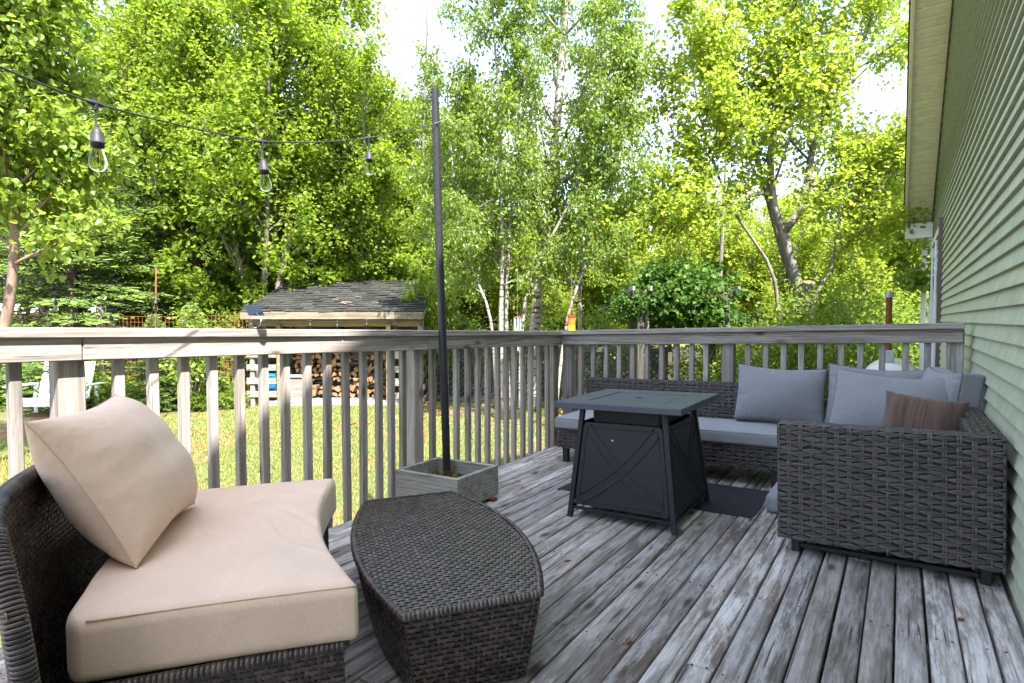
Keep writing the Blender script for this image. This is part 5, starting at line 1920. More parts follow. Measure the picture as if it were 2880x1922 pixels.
# ------------------------------------------------------------------ rusty wire fence
WA, WB = np.array(gpt(-160, 11.9)), np.array(gpt(700, 11.9))
wdir = WB - WA; WL = np.linalg.norm(wdir); wdir /= WL
wf = thing('wire_fence', 'rusty orange wire mesh garden fence beside the woodshed', 'fence', tuple(WA), math.atan2(wdir[1], wdir[0]))
mb = MB()
for x in np.arange(0, WL, 0.078):
    tube(mb, [(x, 0, 0.0), (x + 0.01 * math.sin(x * 3), 0.02 * math.sin(x * 1.3), 0.9), (x, 0.03 * math.sin(x * 0.9), 1.80 + 0.05 * math.sin(x * 1.1))], 0.0032, 3, caps=False)
for z in np.arange(0.05, 1.80, 0.115):
    tube(mb, [(x, 0.02 * math.sin(x * 1.3) * z, z + 0.02 * math.sin(x * 1.1)) for x in np.arange(0, WL, 0.3)], 0.0034, 3, caps=False)
stuff(mb.build('wire_mesh', M['rustwire'], wf))
for x, h in ((0.6, 1.86), (3.15, 1.95), (5.95, 1.5)):
    mb = MB(); cbox(mb, (x - 0.07, 0.03, -0.1), (x + 0.07, 0.12, h), 0.006); mb.build('post', M['greyZ'], wf)
# thin rusty stake carrying the far string lights
p = gpt(428, 9.2)
stk = thing('metal_stake', 'thin leaning rusty stake holding up the garden string lights', 'stake', p)
top = ray_pt(443, 755, 9.2) - np.array(p)
mb = MB(); tube(mb, [(0, 0, -0.1), tuple(top * 0.5), tuple(top)], 0.012, 6); mb.build('rod', M['rust'], stk, smooth=True)
string_lights('thin string lights sagging past the leaning rusty stake', [ray_pt(-60, 770, 9.0), ray_pt(20, 775, 9.0), ray_pt(158, 828, 9.1), ray_pt(312, 872, 9.15), ray_pt(438, 828, 9.2), ray_pt(495, 912, 10.2)], (1, 2, 3, 4), None, 1.4, 0.004, 0.06)

# ------------------------------------------------------------------ white garden bench
bp_ = gpt(150, 10.4)
bench = thing('garden_bench', 'white painted garden bench with broad back and flat arms behind the railing', 'bench', bp_, YAW + 0.05)
bench.scale = (0.9, 0.9, 0.9)
def bb(name, lo, hi, xf=None):
    mb = MB(); cbox(mb, lo, hi, 0.006, xf=xf); return mb.build(name, M['white_paint'], bench)
def leanb(v):
    q = v.copy(); q[:, 1] += (q[:, 2] - 0.3) * 0.30; return q
for x0_, x1_ in ((-0.50, -0.17), (-0.162, 0.165), (0.173, 0.50)):
    bb('back_slat', (x0_, 0.22, 0.24), (x1_, 0.245, 1.02), leanb)
for k in range(5):
    bb('seat_slat', (-0.56, -0.28 + k * 0.105, 0.335 - k * 0.012), (0.56, -0.185 + k * 0.105, 0.357 - k * 0.012))
bb('apron', (-0.56, -0.305, 0.20), (0.56, -0.283, 0.345))
for sx in (-1, 1):
    bb('arm', (sx * 0.66 - 0.08, -0.34, 0.575), (sx * 0.66 + 0.08, 0.40, 0.600))
    bb('leg', (sx * 0.62 - 0.045, -0.30, -0.03), (sx * 0.62 + 0.045, -0.27, 0.574))
    bb('leg', (sx * 0.60 - 0.04, 0.30, -0.03), (sx * 0.60 + 0.04, 0.34, 0.574))

# ------------------------------------------------------------------ windsock, chime
BR = ray_pt(1607, 845, 8.6)
wsock = thing('windsock', 'rainbow striped windsock with yellow and purple tails hanging in the garden', 'windsock', tuple(BR))
mb = MB(); r = 0.058
L0 = -0.215
tube(mb, [(0, 0, 0.55), (0, 0, -0.12)], 0.002, 4)
for s in (-1, 1):
    tube(mb, [(0, 0, -0.12), (s * r, 0, L0)], 0.0015, 4)
mb.build('string', M['twine'], wsock)
z = L0
for nm, h in (('red', 0.05), ('orange', 0.10), ('yellow', 0.115), ('green', 0.10), ('blue', 0.115), ('purple', 0.10)):
    mb = MB(); rr = r * (1 - 0.06 * (L0 - z) / 0.3)
    lathe(mb, [(rr, z), (rr * 0.985, z - h * 0.5), (rr * 0.97, z - h + 0.0005)], 18); mb.build('band', M[nm], wsock, smooth=True); z -= h
for k, (nm, a) in enumerate((('purple', 3.6), ('yellow', 5.4), ('yellow', 0.6), ('red', 1.5), ('green', 2.6), ('blue', 4.6))):
    mb = MB(); c, s_ = math.cos(a), math.sin(a); t = np.array([-s_, c, 0])
    ln = 0.50 if k < 3 else 0.42
    P = [np.array([r * .95 * c + 0.012 * math.sin(5 * q + k), r * .95 * s_ + 0.01 * math.cos(4 * q), z - ln * q]) for q in np.linspace(0, 1, 9)]
    v = [p - t * 0.022 for p in P] + [p + t * 0.022 for p in P] + [p - t * 0.022 + np.array([c, s_, 0]) * 0.002 for p in P] + [p + t * 0.022 + np.array([c, s_, 0]) * 0.002 for p in P]
    mb.add(v, [(i, i + 1, i + 10, i + 9) for i in range(8)] + [(i + 18, i + 27, i + 28, i + 19) for i in range(8)])
    mb.build('tail', M[nm], wsock)
CR = ray_pt(1455, 842, 9.3)
ch_ = thing('wind_chime', 'wind chime of pale metal tubes hanging from a birch branch', 'wind chime', tuple(CR))
mb = MB(); tube(mb, [(0, 0, 0.5), (0, 0, -0.27)], 0.002, 4); mb.build('string', M['twine'], ch_)
mb = MB(); tube(mb, [(0, 0, -0.27), (0, 0, -0.295)], 0.062, 14); mb.build('top_disc', M['chime_wood'], ch_)
for k in range(6):
    a = k / 6 * 2 * PI + 0.3
    mb = MB(); tube(mb, [(0.048 * math.cos(a), 0.048 * math.sin(a), -0.296), (0.048 * math.cos(a), 0.048 * math.sin(a), -0.62 - 0.04 * k)], 0.013, 8); mb.build('tube', M['chime'], ch_, smooth=True, angle=50)

# ------------------------------------------------------------------ oil tank and pipes by the house
TKX, TKY = -0.085, 8.35
tk = thing('oil_tank', 'white enamelled oil tank with domed top beside the house wall', 'tank', (TKX, TKY, GROUND))
mb = MB()
prof = [(0.345 * math.cos(t), 0.345 * math.sin(t)) for t in np.linspace(0, PI, 17)]
ring = [(x, 0.86 + z) for x, z in prof] + [(-x, 0.48 - z) for x, z in prof]
n_ = len(ring)
secs = [(-0.74, 0.55), (-0.735, 0.80), (-0.70, 0.97), (-0.66, 1.0), (0.66, 1.0), (0.70, 0.97), (0.735, 0.80), (0.74, 0.55)]
V = []
for (yy, s) in secs:
    V += [(x * s, yy, 0.67 + (z - 0.67) * (0.4 + 0.6 * s)) for x, z in ring]
mb.add(V, grid_faces(len(secs), n_, True)); mb.add(V[:n_], [tuple(range(n_))]); mb.add(V[-n_:], [tuple(range(n_))[::-1]])
mb.build('body', M['tank'], tk, smooth=True, angle=40)
for (x, y) in ((-0.22, -0.5), (0.22, -0.5), (-0.22, 0.5), (0.22, 0.5)):
    mb = MB(); tube(mb, [(x, y, -0.02), (x, y, 0.24)], 0.028, 8); mb.build('leg', M['black_metal'], tk)
mb = MB(); cbox(mb, (-0.02 - 0.055, -0.50, 1.185), (-0.02 + 0.055, -0.39, 1.345), 0.006); mb.build('gauge_box', M['galv'], tk)
mb = MB(); tube(mb, [(-0.03, -0.2, 1.19), (-0.03, -0.2, 1.99)], 0.032, 12); mb.build('vent_pipe', M['rust'], tk, smooth=True, angle=40)
mb = MB(); tube(mb, [(-0.03, -0.2, 1.95), (-0.03, -0.2, 2.02)], 0.043, 12); mb.build('vent_cap', M['galv'], tk, smooth=True, angle=40)

# ------------------------------------------------------------------ arbour, gate, plank fence
ap = gpt(1905, 9.4)
arb = thing('garden_arbour', 'weathered timber arbour posts under a thick green creeper', 'arbour', ap, YAW)
AX = 0.66
for sx in (-1, 1):
    for yy in (-0.3, 0.3):
        mb = MB(); cbox(mb, (sx * AX - 0.05, yy - 0.05, -0.1), (sx * AX + 0.05, yy + 0.05, 2.02), 0.005); mb.build('post', M['darkZ'], arb)
for yy in (-0.3, 0.3):
    mb = MB(); cbox(mb, (-0.85, yy - 0.02, 2.021), (0.85, yy + 0.02, 2.13), 0.004); mb.build('beam', M['darkX'], arb)
for x in np.linspace(-0.8, 0.8, 7):
    mb = MB(); cbox(mb, (x - 0.018, -0.48, 2.131), (x + 0.018, 0.48, 2.20), 0.004); mb.build('rafter', M['greyY'], arb)
# twisted vine stem beside the post
mb = MB()
for ph in (0, 2.1, 4.2):
    tube(mb, [(-AX + 0.105 + 0.02 * math.cos(t * 2.2 + ph), -0.31 + 0.02 * math.sin(t * 2.2 + ph), z) for t, z in zip(np.linspace(0, 14, 40), np.linspace(-0.05, 2.05, 40))], 0.02, 6)
mb.build('vine_stem', M['bark_grey'], arb, smooth=True)
gt = gpt(1912, 11.2)
gate = thing('garden_gate', 'grey plank garden gate with a sloping top beyond the arbour', 'gate', gt, YAW + 0.1)
for k in range(6):
    x = -0.42 + k * 0.142
    mb = MB(); cbox(mb, (x, 0, 0.06), (x + 0.134, 0.022, 1.02 + 0.05 * k if k < 3 else 1.12 - 0.02 * (k - 3)), 0.004); mb.build('plank', M['darkZ'], gate)
for z in (0.22, 0.82):
    mb = MB(); cbox(mb, (-0.42, -0.026, z), (0.43, -0.001, z + 0.09), 0.003); mb.build('rail', M['darkX'], gate)
for x in (-0.52, 0.46):
    mb = MB(); cbox(mb, (x, -0.02, -0.1), (x + 0.09, 0.07, 1.15), 0.004); mb.build('post', M['darkZ'], gate)
fa, fb = np.array(gpt(1985, 10.6)), np.array(gpt(2475, 10.9))
fdir = fb - fa; FL = np.linalg.norm(fdir); fdir /= FL
pf_ = thing('plank_fence', 'dark weathered plank fence under the shrubs by the tank', 'fence', tuple(fa), math.atan2(fdir[1], fdir[0]))
x = 0.0
while x < FL:
    mb = MB(); cbox(mb, (x, 0, 0.05), (x + 0.132, 0.02, 0.86 + rng.uniform(-.015, .015)), 0.003); mb.build('plank', M['darkZ'], pf_); x += 0.15
for z in (0.25, 0.72):
    mb = MB(); cbox(mb, (0, -0.04, z), (FL, -0.001, z + 0.09), 0.003); mb.build('rail', M['darkX'], pf_)
for x in (0.0, FL * 0.5, FL - 0.09):
    mb = MB(); cbox(mb, (x, 0.021, -0.1), (x + 0.09, 0.11, 0.92), 0.003); mb.build('post', M['darkZ'], pf_)

# solar panel clipped on the railing
spn = thing('solar_panel', 'small black solar panel on a bent wire clipped to the railing', 'solar panel', (-2.60, 1.70, zL(1.70)))
mb = MB(); cbox(mb, (-0.018, -0.042, 0.062), (-0.010, 0.042, 0.115), 0.002, xf=lambda v: np.c_[v[:, 0] - (v[:, 2] - 0.06) * 0.9, v[:, 1], v[:, 2]]); mb.build('panel', M['panel'], spn)
mb = MB(); tube(mb, [(-0.02, 0.0, 0.075), (0.0, 0.012, 0.045), (0.012, 0.0, 0.02), (0.02, -0.02, 0.004), (0.03, -0.045, 0.003)], 0.0025, 6); mb.build('wire_stem', M['galv'], spn, smooth=True)
mb = MB(); cbox(mb, (0.0, -0.03, 0.0), (0.04, 0.01, 0.008), 0.002); mb.build('clip', M['rubber'], spn)

# fallen leaves on the boards
lf = random.Random(12)
for k, (x, y) in enumerate(((-1.62, 2.50), (-1.9, 2.32), (-0.66, 3.36), (-0.75, 1.85), (-1.25, 2.35), (-1.4, 3.6), (0.20, 2.60), (-0.2, 1.75), (-2.2, 3.4), (-1.95, 3.75))):
    mb = MB(); a = lf.random() * 6; s = lf.uniform(0.010, 0.020)
    pts = [(s * 1.4 * math.cos(a), s * 1.4 * math.sin(a), 0.004), (s * .6 * math.cos(a + 1.5), s * .6 * math.sin(a + 1.5), 0.008), (-s * 1.2 * math.cos(a), -s * 1.2 * math.sin(a), 0.003), (s * .6 * math.cos(a - 1.5), s * .6 * math.sin(a - 1.5), 0.006)]
    mb.add(pts + [(q[0], q[1], q[2] - 0.0015) for q in pts], [(0, 1, 2), (0, 2, 3), (4, 6, 5), (4, 7, 6)])
    o = mb.build('fallen_leaf', M['dead_leaf']); o.location = (x, y, floor_z(x) + 0.001)
    tag(o, 'small curled brown leaf lying on the deck boards', 'leaf', 'fallen leaves on the deck')
# ------------------------------------------------------------------ vegetation
UP = np.array([0, 0, 1.0])


def unit(v):
    return v / (np.linalg.norm(v, axis=-1, keepdims=True) + 1e-12)


OVATE = [(0.22, 0.10), (0.36, 0.34), (0.27, 0.66)]
BROAD = [(0.30, 0.06), (0.42, 0.36), (0.25, 0.72)]
MAPLE = [(0.22, -0.04), (0.46, 0.16), (0.30, 0.30), (0.52, 0.58), (0.24, 0.56)]
MAPLE_LO = [(0.40, 0.10), (0.30, 0.34), (0.44, 0.60)]


def leaves(mb, P, D, N, size, shape, fold=0.25, curl=0.15, rs=None):
    n = len(P)
    D = unit(D); N = unit(N - D * (N * D).sum(1)[:, None]); Sd = np.cross(D, N)
    k = len(shape)
    loc = [(0, 0)] + list(shape) + [(0, 1)] + [(-x, y) for x, y in shape]
    loc = np.array(loc)
    z = fold * np.abs(loc[:, 0]) - curl * loc[:, 1] ** 2
    V = P[:, None, :] + size[:, None, None] * (loc[None, :, 0:1] * Sd[:, None, :] + loc[None, :, 1:2] * D[:, None, :] + z[None, :, None] * N[:, None, :])
    nv = len(loc)
    right = [0] + list(range(1, k + 1)) + [k + 1]
    left = [0, k + 1] + list(range(nv - 1, k + 1, -1))
    left = [k + 1] + list(range(nv - 1, k + 1, -1)) + [0]
    f = np.array([right, left])
    F = (f[None] + (np.arange(n) * nv)[:, None, None]).reshape(-1, k + 2)
    mb.add(V.reshape(-1, 3), F)


def wig_path(rs, p0, d, L, n, wig, up):
    d = unit(np.array(d, float)); P = [np.array(p0, float)]
    for i in range(n):
        d = unit(d + rs.normal(size=3) * wig + UP * up / n)
        P.append(P[-1] + d * L / n)
    return np.array(P)


def resample(P, n):
    P = np.asarray(P, float)
    s = np.concatenate([[0], np.cumsum(np.linalg.norm(np.diff(P, axis=0), axis=1))])
    q = np.linspace(0, s[-1], n)
    return np.stack([np.interp(q, s, P[:, k]) for k in range(3)], 1)


def smooth_path(P, n):
    """Catmull-Rom through the points"""
    P = np.asarray(P, float)
    Q = np.concatenate([[2 * P[0] - P[1]], P, [2 * P[-1] - P[-2]]])
    out = []
    for i in range(1, len(Q) - 2):
        for t in np.linspace(0, 1, 6)[:-1]:
            a, b, c, d = Q[i - 1], Q[i], Q[i + 1], Q[i + 2]
            out.append(0.5 * (2 * b + (c - a) * t + (2 * a - 5 * b + 4 * c - d) * t * t + (3 * b - a - 3 * c + d) * t ** 3))
    out.append(P[-1])
    return resample(out, n)


def broadleaf(seed, limbs, n2=7, n3=5, nl=13, leaf=MAPLE, lsize=0.10, droop=0.2, up=0.35, tw=0.32, ang=0.9, hang=0.0, l2=0.45, bare=0.0, spread=0.05):
    """limbs: list of (path Nx3, r0, r1, start, n1, L1).  Returns (wood MB, leaf MB)"""
    rs = np.random.RandomState(seed)
    W = MB(); LP = []; LD = []
    for (path, r0, r1, start, n1, L1) in limbs:
        path = np.asarray(path, float)
        n = len(path)
        rad = r0 + (r1 - r0) * np.linspace(0, 1, n) ** 0.8
        tube(W, path, rad * (1 + 0.06 * rs.normal(size=n)), 8 if r0 > 0.05 else 6)
        s = np.linspace(0, 1, n)
        az0 = rs.rand() * 6.28
        for k in range(n1):
            t = start + (1 - start) * (k + rs.rand()) / n1
            p = np.array([np.interp(t, s, path[:, i]) for i in range(3)])
            i0 = min(int(t * (n - 1)), n - 2)
            T = unit(path[i0 + 1] - path[i0])
            az = az0 + k * 2.4 + rs.normal() * 0.4
            a_ = unit(np.cross(T, UP if abs(T[2]) < 0.9 else np.array([1.0, 0, 0]))); b_ = np.cross(T, a_)
            side = a_ * math.cos(az) + b_ * math.sin(az)
            an = ang * rs.uniform(0.75, 1.2)
            d = T * math.cos(an) + side * math.sin(an) + UP * 0.10
            L = L1 * rs.uniform(0.65, 1.25) * (1.0 - 0.55 * t ** 2.0)
            rr = max(0.006, np.interp(t, s, rad) * 0.45)
            bp1 = wig_path(rs, p, d, L, 6, 0.14, up)
            tube(W, bp1, np.linspace(rr, 0.005, 7), 5, caps=False)
            for j in range(n2):
                t2 = 0.18 + 0.82 * (j + rs.rand()) / n2
                q = np.array([np.interp(t2 * 6, np.arange(7), bp1[:, i]) for i in range(3)])
                i1 = min(int(t2 * 6), 5)
                T2 = unit(bp1[i1 + 1] - bp1[i1])
                d2 = unit(T2 * 0.7 + unit(rs.normal(size=3)) * 0.75 + UP * 0.12)
                L2 = L * l2 * rs.uniform(0.6, 1.2) * (1.15 - 0.6 * t2) + 0.10
                bp2 = wig_path(rs, q, d2, L2, 4, 0.16, up * 0.6)
                tube(W, bp2, np.linspace(max(rr * 0.4, 0.0045), 0.003, 5), 3, caps=False)
                if rs.rand() < bare:
                    continue
                for m_ in range(n3):
                    t3 = (m_ + rs.rand()) / n3
                    o = np.array([np.interp(t3 * 4, np.arange(5), bp2[:, i]) for i in range(3)])
                    d3 = unit(unit(bp2[-1] - bp2[0]) * 0.6 + unit(rs.normal(size=3)) * 0.8 - UP * hang)
                    e = o + d3 * tw * rs.uniform(0.5, 1.1) - UP * hang * tw * 0.5
                    tt_ = rs.rand(nl)
                    LP.append(o + (e - o) * tt_[:, None] + rs.normal(size=(nl, 3)) * spread)
                    LD.append(np.broadcast_to(d3, (nl, 3)))
    Lm = MB()
    if LP:
        P = np.concatenate(LP); D = np.concatenate(LD)
        nL = len(P)
        D = unit(D * 0.5 + rs.normal(size=(nL, 3)) * 0.6 - UP * (droop + hang * 0.8))
        N = unit(UP * (1.0 - 0.45 * hang) + rs.normal(size=(nL, 3)) * 0.55)
        leaves(Lm, P, D, N, lsize * rs.uniform(0.65, 1.2, nL), leaf)
    return W, Lm


def simple_trunk(seed, H, r0, lean=(0, 0), n=14, wob=0.02):
    rs = np.random.RandomState(seed)
    z = np.linspace(-0.15, H, n)
    t = np.clip(z / H, 0, 1)
    x = lean[0] * t ** 1.3 + wob * H * np.sin(t * 4 + rs.rand() * 6) * t
    y = lean[1] * t ** 1.3 + wob * H * np.sin(t * 3.3 + rs.rand() * 6) * t
    return np.stack([x, y, z], 1)


def spruce(seed, H, Rb, dens=1.0, start=0.06, shoot=0.11, mult=6, side_sp=0.10):
    rs = np.random.RandomState(seed)
    W = MB()
    tr = simple_trunk(seed, H, 0.1, (0.05, 0.05), 12, 0.006)
    tube(W, tr, np.linspace(0.022 * H * 0.55 + 0.02, 0.008, 12), 8)
    SP = []; SD = []; SLn = []
    z = H * start
    while z < H * 0.985:
        t = z / H
        R_ = Rb * (1 - t) ** 0.85 * rs.uniform(0.9, 1.1) + 0.08
        nb = max(4, int(mult * (0.8 + 0.4 * rs.rand())))
        a0 = rs.rand() * 6.28
        for k in range(nb):
            a = a0 + k / nb * 6.28 + rs.normal() * 0.2
            L = R_ * rs.uniform(0.72, 1.15)
            d = np.array([math.cos(a), math.sin(a), 0.10 + 0.5 * t - 0.25 * (1 - t)])
            p0 = np.array([np.interp(z, tr[:, 2], tr[:, 0]), np.interp(z, tr[:, 2], tr[:, 1]), z + rs.normal() * 0.04])
            n = 6
            P = [p0]; dd = unit(d)
            for i in range(n):
                dd = unit(dd + UP * (-0.05 + 0.075 * i / n) + rs.normal(size=3) * 0.04)
                P.append(P[-1] + dd * L / n)
            P = np.array(P)
            tube(W, P, np.linspace(0.010 + 0.006 * L, 0.003, n + 1), 4, caps=False)
            hor = unit(np.cross(dd, UP))
            ns = int(L / side_sp * dens)
            for j in range(ns):
                tj = 0.15 + 0.85 * (j + rs.rand()) / max(ns, 1)
                q = np.array([np.interp(tj * n, np.arange(n + 1), P[:, i]) for i in range(3)])
                sg = 1 if j % 2 else -1
                sl_ = (0.12 + 0.42 * L * (1 - tj)) * rs.uniform(0.6, 1.1)
                sdv = unit(dd * 0.75 + hor * sg * 0.8 + rs.normal(size=3) * 0.12 - UP * 0.10)
                m_ = max(2, int(sl_ / (shoot * 0.50)))
                for g_ in range(m_):
                    u = (g_ + 0.5) / m_
                    base = q + sdv * sl_ * u - UP * 0.04 * u * u
                    hh = unit(np.cross(sdv, UP))
                    for s2 in (-1, 1):
                        SP.append(base); SD.append(unit(sdv * 0.8 + hh * s2 * 0.7 + rs.normal(size=3) * 0.2 + UP * 0.05)); SLn.append(shoot * rs.uniform(0.6, 1.15) * (0.7 + 0.3 * (1 - u)))
                SP.append(q + sdv * sl_); SD.append(sdv + UP * 0.1); SLn.append(shoot * rs.uniform(0.8, 1.25))
            SP.append(P[-1]); SD.append(dd); SLn.append(shoot * 1.3)
        z += (0.10 + 0.12 * (1 - t)) * H / 6.0 * 1.15
    SP = np.array(SP); SD = unit(np.array(SD)); SLn = np.array(SLn)
    n = len(SP)
    ref = np.where(np.abs(SD[:, 2:3]) > 0.9, np.array([[1.0, 0, 0]]), UP[None])
    A = unit(np.cross(SD, ref)); B = np.cross(SD, A)
    r = SLn * 0.13
    V = np.empty((n, 8, 3))
    V[:, 0] = SP - SD * SLn[:, None] * 0.1
    for k in range(3):
        an = k * 2 * PI / 3 + rs.rand(n) * 0.6
        rad = (A * np.cos(an)[:, None] + B * np.sin(an)[:, None]) * r[:, None]
        V[:, 1 + k] = SP + SD * SLn[:, None] * 0.25 + rad
        V[:, 4 + k] = SP + SD * SLn[:, None] * 0.75 + rad * 0.85
    V[:, 7] = SP + SD * SLn[:, None]
    tri = np.array([(0, 2, 1), (0, 3, 2), (0, 1, 3), (7, 4, 5), (7, 5, 6), (7, 6, 4)])
    qd = np.array([(1, 2, 5, 4), (2, 3, 6, 5), (3, 1, 4, 6)])
    Lm = MB()
    off = (np.arange(n) * 8)[:, None, None]
    Lm.add(V.reshape(-1, 3), (tri[None] + off).reshape(-1, 3))
    f4 = (qd[None] + off).reshape(-1, 4)
    Lm.loops.append(f4.reshape(-1).astype(np.int32)); Lm.tot.append(np.full(len(f4), 4, np.int32)); Lm.mi.append(np.zeros(len(f4), np.int32))
    return W, Lm


def bush(seed, rx, ry, rz, ncl, nl, lsize, leaf=OVATE, cz=None, shell=0.55, stems=True, csize=0.20, fold=0.2, upw=0.9, lumpy=0.12):
    rs = np.random.RandomState(seed)
    cz = rz if cz is None else cz
    W = MB(); Lm = MB(); PS = []; DS = []
    for k in range(ncl):
        d = unit(rs.normal(size=3)); rr = shell + (1 - shell) * rs.rand() ** 0.6
        lump = 1 + lumpy * math.sin(3.1 * d[0] + 2.3 * d[2] + seed) * math.cos(2.7 * d[1] + 1.9 * d[2] + 0.7 * seed)
        c = np.array([d[0] * rx, d[1] * ry, d[2] * rz]) * rr * lump * (1 + 0.12 * rs.normal()) + np.array([0, 0, cz])
        if c[2] < 0.03:
            c[2] = 0.03 + rs.rand() * 0.2
        if stems and k % 3 == 0:
            b0 = np.array([rs.normal() * rx * 0.12, rs.normal() * ry * 0.12, -0.05])
            mid_ = (b0 + c) / 2 + np.array([0, 0, 0.12 * rz]) + rs.normal(size=3) * 0.04
            tube(W, [b0, mid_, c], [0.013, 0.009, 0.003], 4, caps=False)
        P = c + rs.normal(size=(nl, 3)) * np.array([csize, csize, csize * 0.75])
        PS.append(P); DS.append(unit(np.array([d[0], d[1], 0.1]))[None] * 0.6 + rs.normal(size=(nl, 3)) * 0.5 - UP * 0.3)
    P = np.concatenate(PS); D = np.concatenate(DS); n = len(P)
    P[:, 2] = np.maximum(P[:, 2], 0.02)
    N = unit(UP * upw + rs.normal(size=(n, 3)) * 0.5 + unit(D) * 0.2)
    leaves(Lm, P, D, N, lsize * rs.uniform(0.65, 1.25, n), leaf, fold)
    return W, Lm


def plant(name, label, cat, WL, mats, loc, rz=0.0, scale=1.0, group=None, wname='trunk', lname='crown', lsmooth=False):
    root = thing(name, label, cat, loc, rz, group)
    root.scale = (scale,) * 3 if np.isscalar(scale) else scale
    W, Lm = WL
    if W.n:
        W.build(wname, mats[0], root, smooth=True)
    o = Lm.build(lname, mats[1], root, smooth=lsmooth)
    stuff(o)
    return root


def again(src, label, loc, rz, scale, group=None):
    c = copy_tree(src)
    c.location = loc; c.rotation_euler = (0, 0, rz); c.scale = (scale,) * 3 if np.isscalar(scale) else scale
    c['label'] = label
    if group: c['group'] = group
    elif 'group' in c: del c['group']
    return c


def limb_px(base, pts, d, n=14):
    """limb given by bearings/rows at distance d (or per-point distances), relative to base"""
    out = []
    for q in pts:
        dd = q[2] if len(q) > 2 else d
        out.append(ray_pt(q[0], q[1], dd) - np.array(base))
    return smooth_path(out, n)


# --- alder close by on the left
b = gpt(-110, 6.6)
tr1 = limb_px(b, [(-110, 1335), (-40, 1100), (30, 850), (50, 600), (20, 380), (0, 100), (-40, -300)], 6.6, 16)
tr2 = limb_px(b, [(-60, 1335), (-80, 900), (-40, 500), (60, 200), (120, -200)], 6.9, 16)
WL = broadleaf(101, [(tr1, 0.075, 0.02, 0.36, 40, 1.30), (tr2, 0.06, 0.015, 0.40, 36, 1.45)], 7, 5, 12, BROAD, 0.074, 0.35, 0.20, 0.30, 1.05, 0.15)
plant('alder_tree', 'large-leaved alder tree beside the railing, half out of frame', 'tree', WL, (M['bark_alder'], M['leaf_alder']), b)

# --- spruces
SPR = spruce(201, 6.0, 2.0, 1.0, 0.05, 0.125, 7, 0.085)
sp1 = plant('spruce_tree', 'bright green spruce with layered boughs behind the wire fence', 'tree', SPR, (M['bark_dark'], M['needle']), gpt(205, 12.6), 0.4, (1.38, 1.38, 1.08))
SPD = spruce(202, 9.0, 2.1, 0.75, 0.10, 0.17, 6, 0.14)
sp2 = plant('spruce_tree', 'tall dark spruce rising between the alder and the maples', 'tree', SPD, (M['bark_dark'], M['needle_dk']), gpt(500, 15.0), 0, (1.0, 1.0, 1.05))
for k, (c, d, s) in enumerate(((640, 17.5, .95), (790, 16.0, .8), (905, 19.0, .95), (1060, 16.6, .75), (1190, 18.5, .9), (360, 17.0, .95), (120, 16.5, 1.0), (1370, 18.0, .62), (1560, 19.0, .6), (-150, 17.0, 1.05), (2010, 15.0, .42), (2330, 15.5, .45), (2150, 18.5, .50), (2520, 17.5, .5))):
    if c < 400: lab, grp = 'dark spruce deep in the wood behind the bright spruce', 'dark spruces beyond the bright spruce'
    elif c < 1250: lab, grp = 'dark spruce deep in the wood behind the woodshed', 'dark spruces beyond the woodshed'
    elif c < 1700: lab, grp = 'short dark spruce behind the birch clump', 'dark spruces beyond the birch clump'
    else: lab, grp = 'short dark spruce behind the forked maple', 'dark spruces beyond the forked maple'
    again(sp2, lab, gpt(c, d), k * 1.3, s, grp)
# small spruces by the shed
for k, (c, d, s, lab) in enumerate(((430, 10.9, .30, 'knee-high young spruce under the big spruce boughs'), (545, 11.6, .34, 'young spruce growing beside the low edge of the shed roof'), (1300, 12.6, .30, 'young spruce between the shed and the birch trunks'), (1690, 13.2, .34, 'young spruce seen left of the arbour creeper'))):
    again(sp1, lab, gpt(c, d), k * 2.1, s)

# --- maples behind the shed
def maple_limbs(seed, H, spread, n=4, r=0.10, n1=16, L1=1.9, start=0.30):
    rs = np.random.RandomState(seed); out = []
    for k in range(n):
        a = k / n * 6.28 + rs.rand()
        ln = spread * rs.uniform(0.6, 1.2)
        base = simple_trunk(seed + k, H * rs.uniform(0.8, 1.0), r, (math.cos(a) * ln, math.sin(a) * ln), 14, 0.018)
        base[:, 0] += 0.03 * math.cos(a); base[:, 1] += 0.03 * math.sin(a)
        out.append((base, r * rs.uniform(0.6, 1.0), 0.015, start, n1, L1))
    return out


MP1 = broadleaf(301, maple_limbs(31, 8.6, 1.5, 4, 0.10, 18, 2.1, 0.30), 6, 5, 22, MAPLE_LO, 0.076, 0.15, 0.45, 0.46, 0.85, spread=0.085)
mp1 = plant('maple_tree', 'many-stemmed bright green maple rising behind the woodshed', 'tree', MP1, (M['bark_grey'], M['leaf_maple']), gpt(735, 13.6), 0.5, 1.18)
again(mp1, 'spreading maple over the right half of the woodshed roof', gpt(1010, 14.4), 2.4, 0.98)
again(mp1, 'maple filling the gap between the tall dark spruce and the shed', gpt(570, 15.6), 5.2, 1.22)
again(mp1, 'maple rising beyond the far end of the shed roof', gpt(1240, 16.5), 0.9, 0.95)
again(mp1, 'tall maple behind the bright spruce at the wire fence', gpt(380, 16.5), 4.1, 1.22)
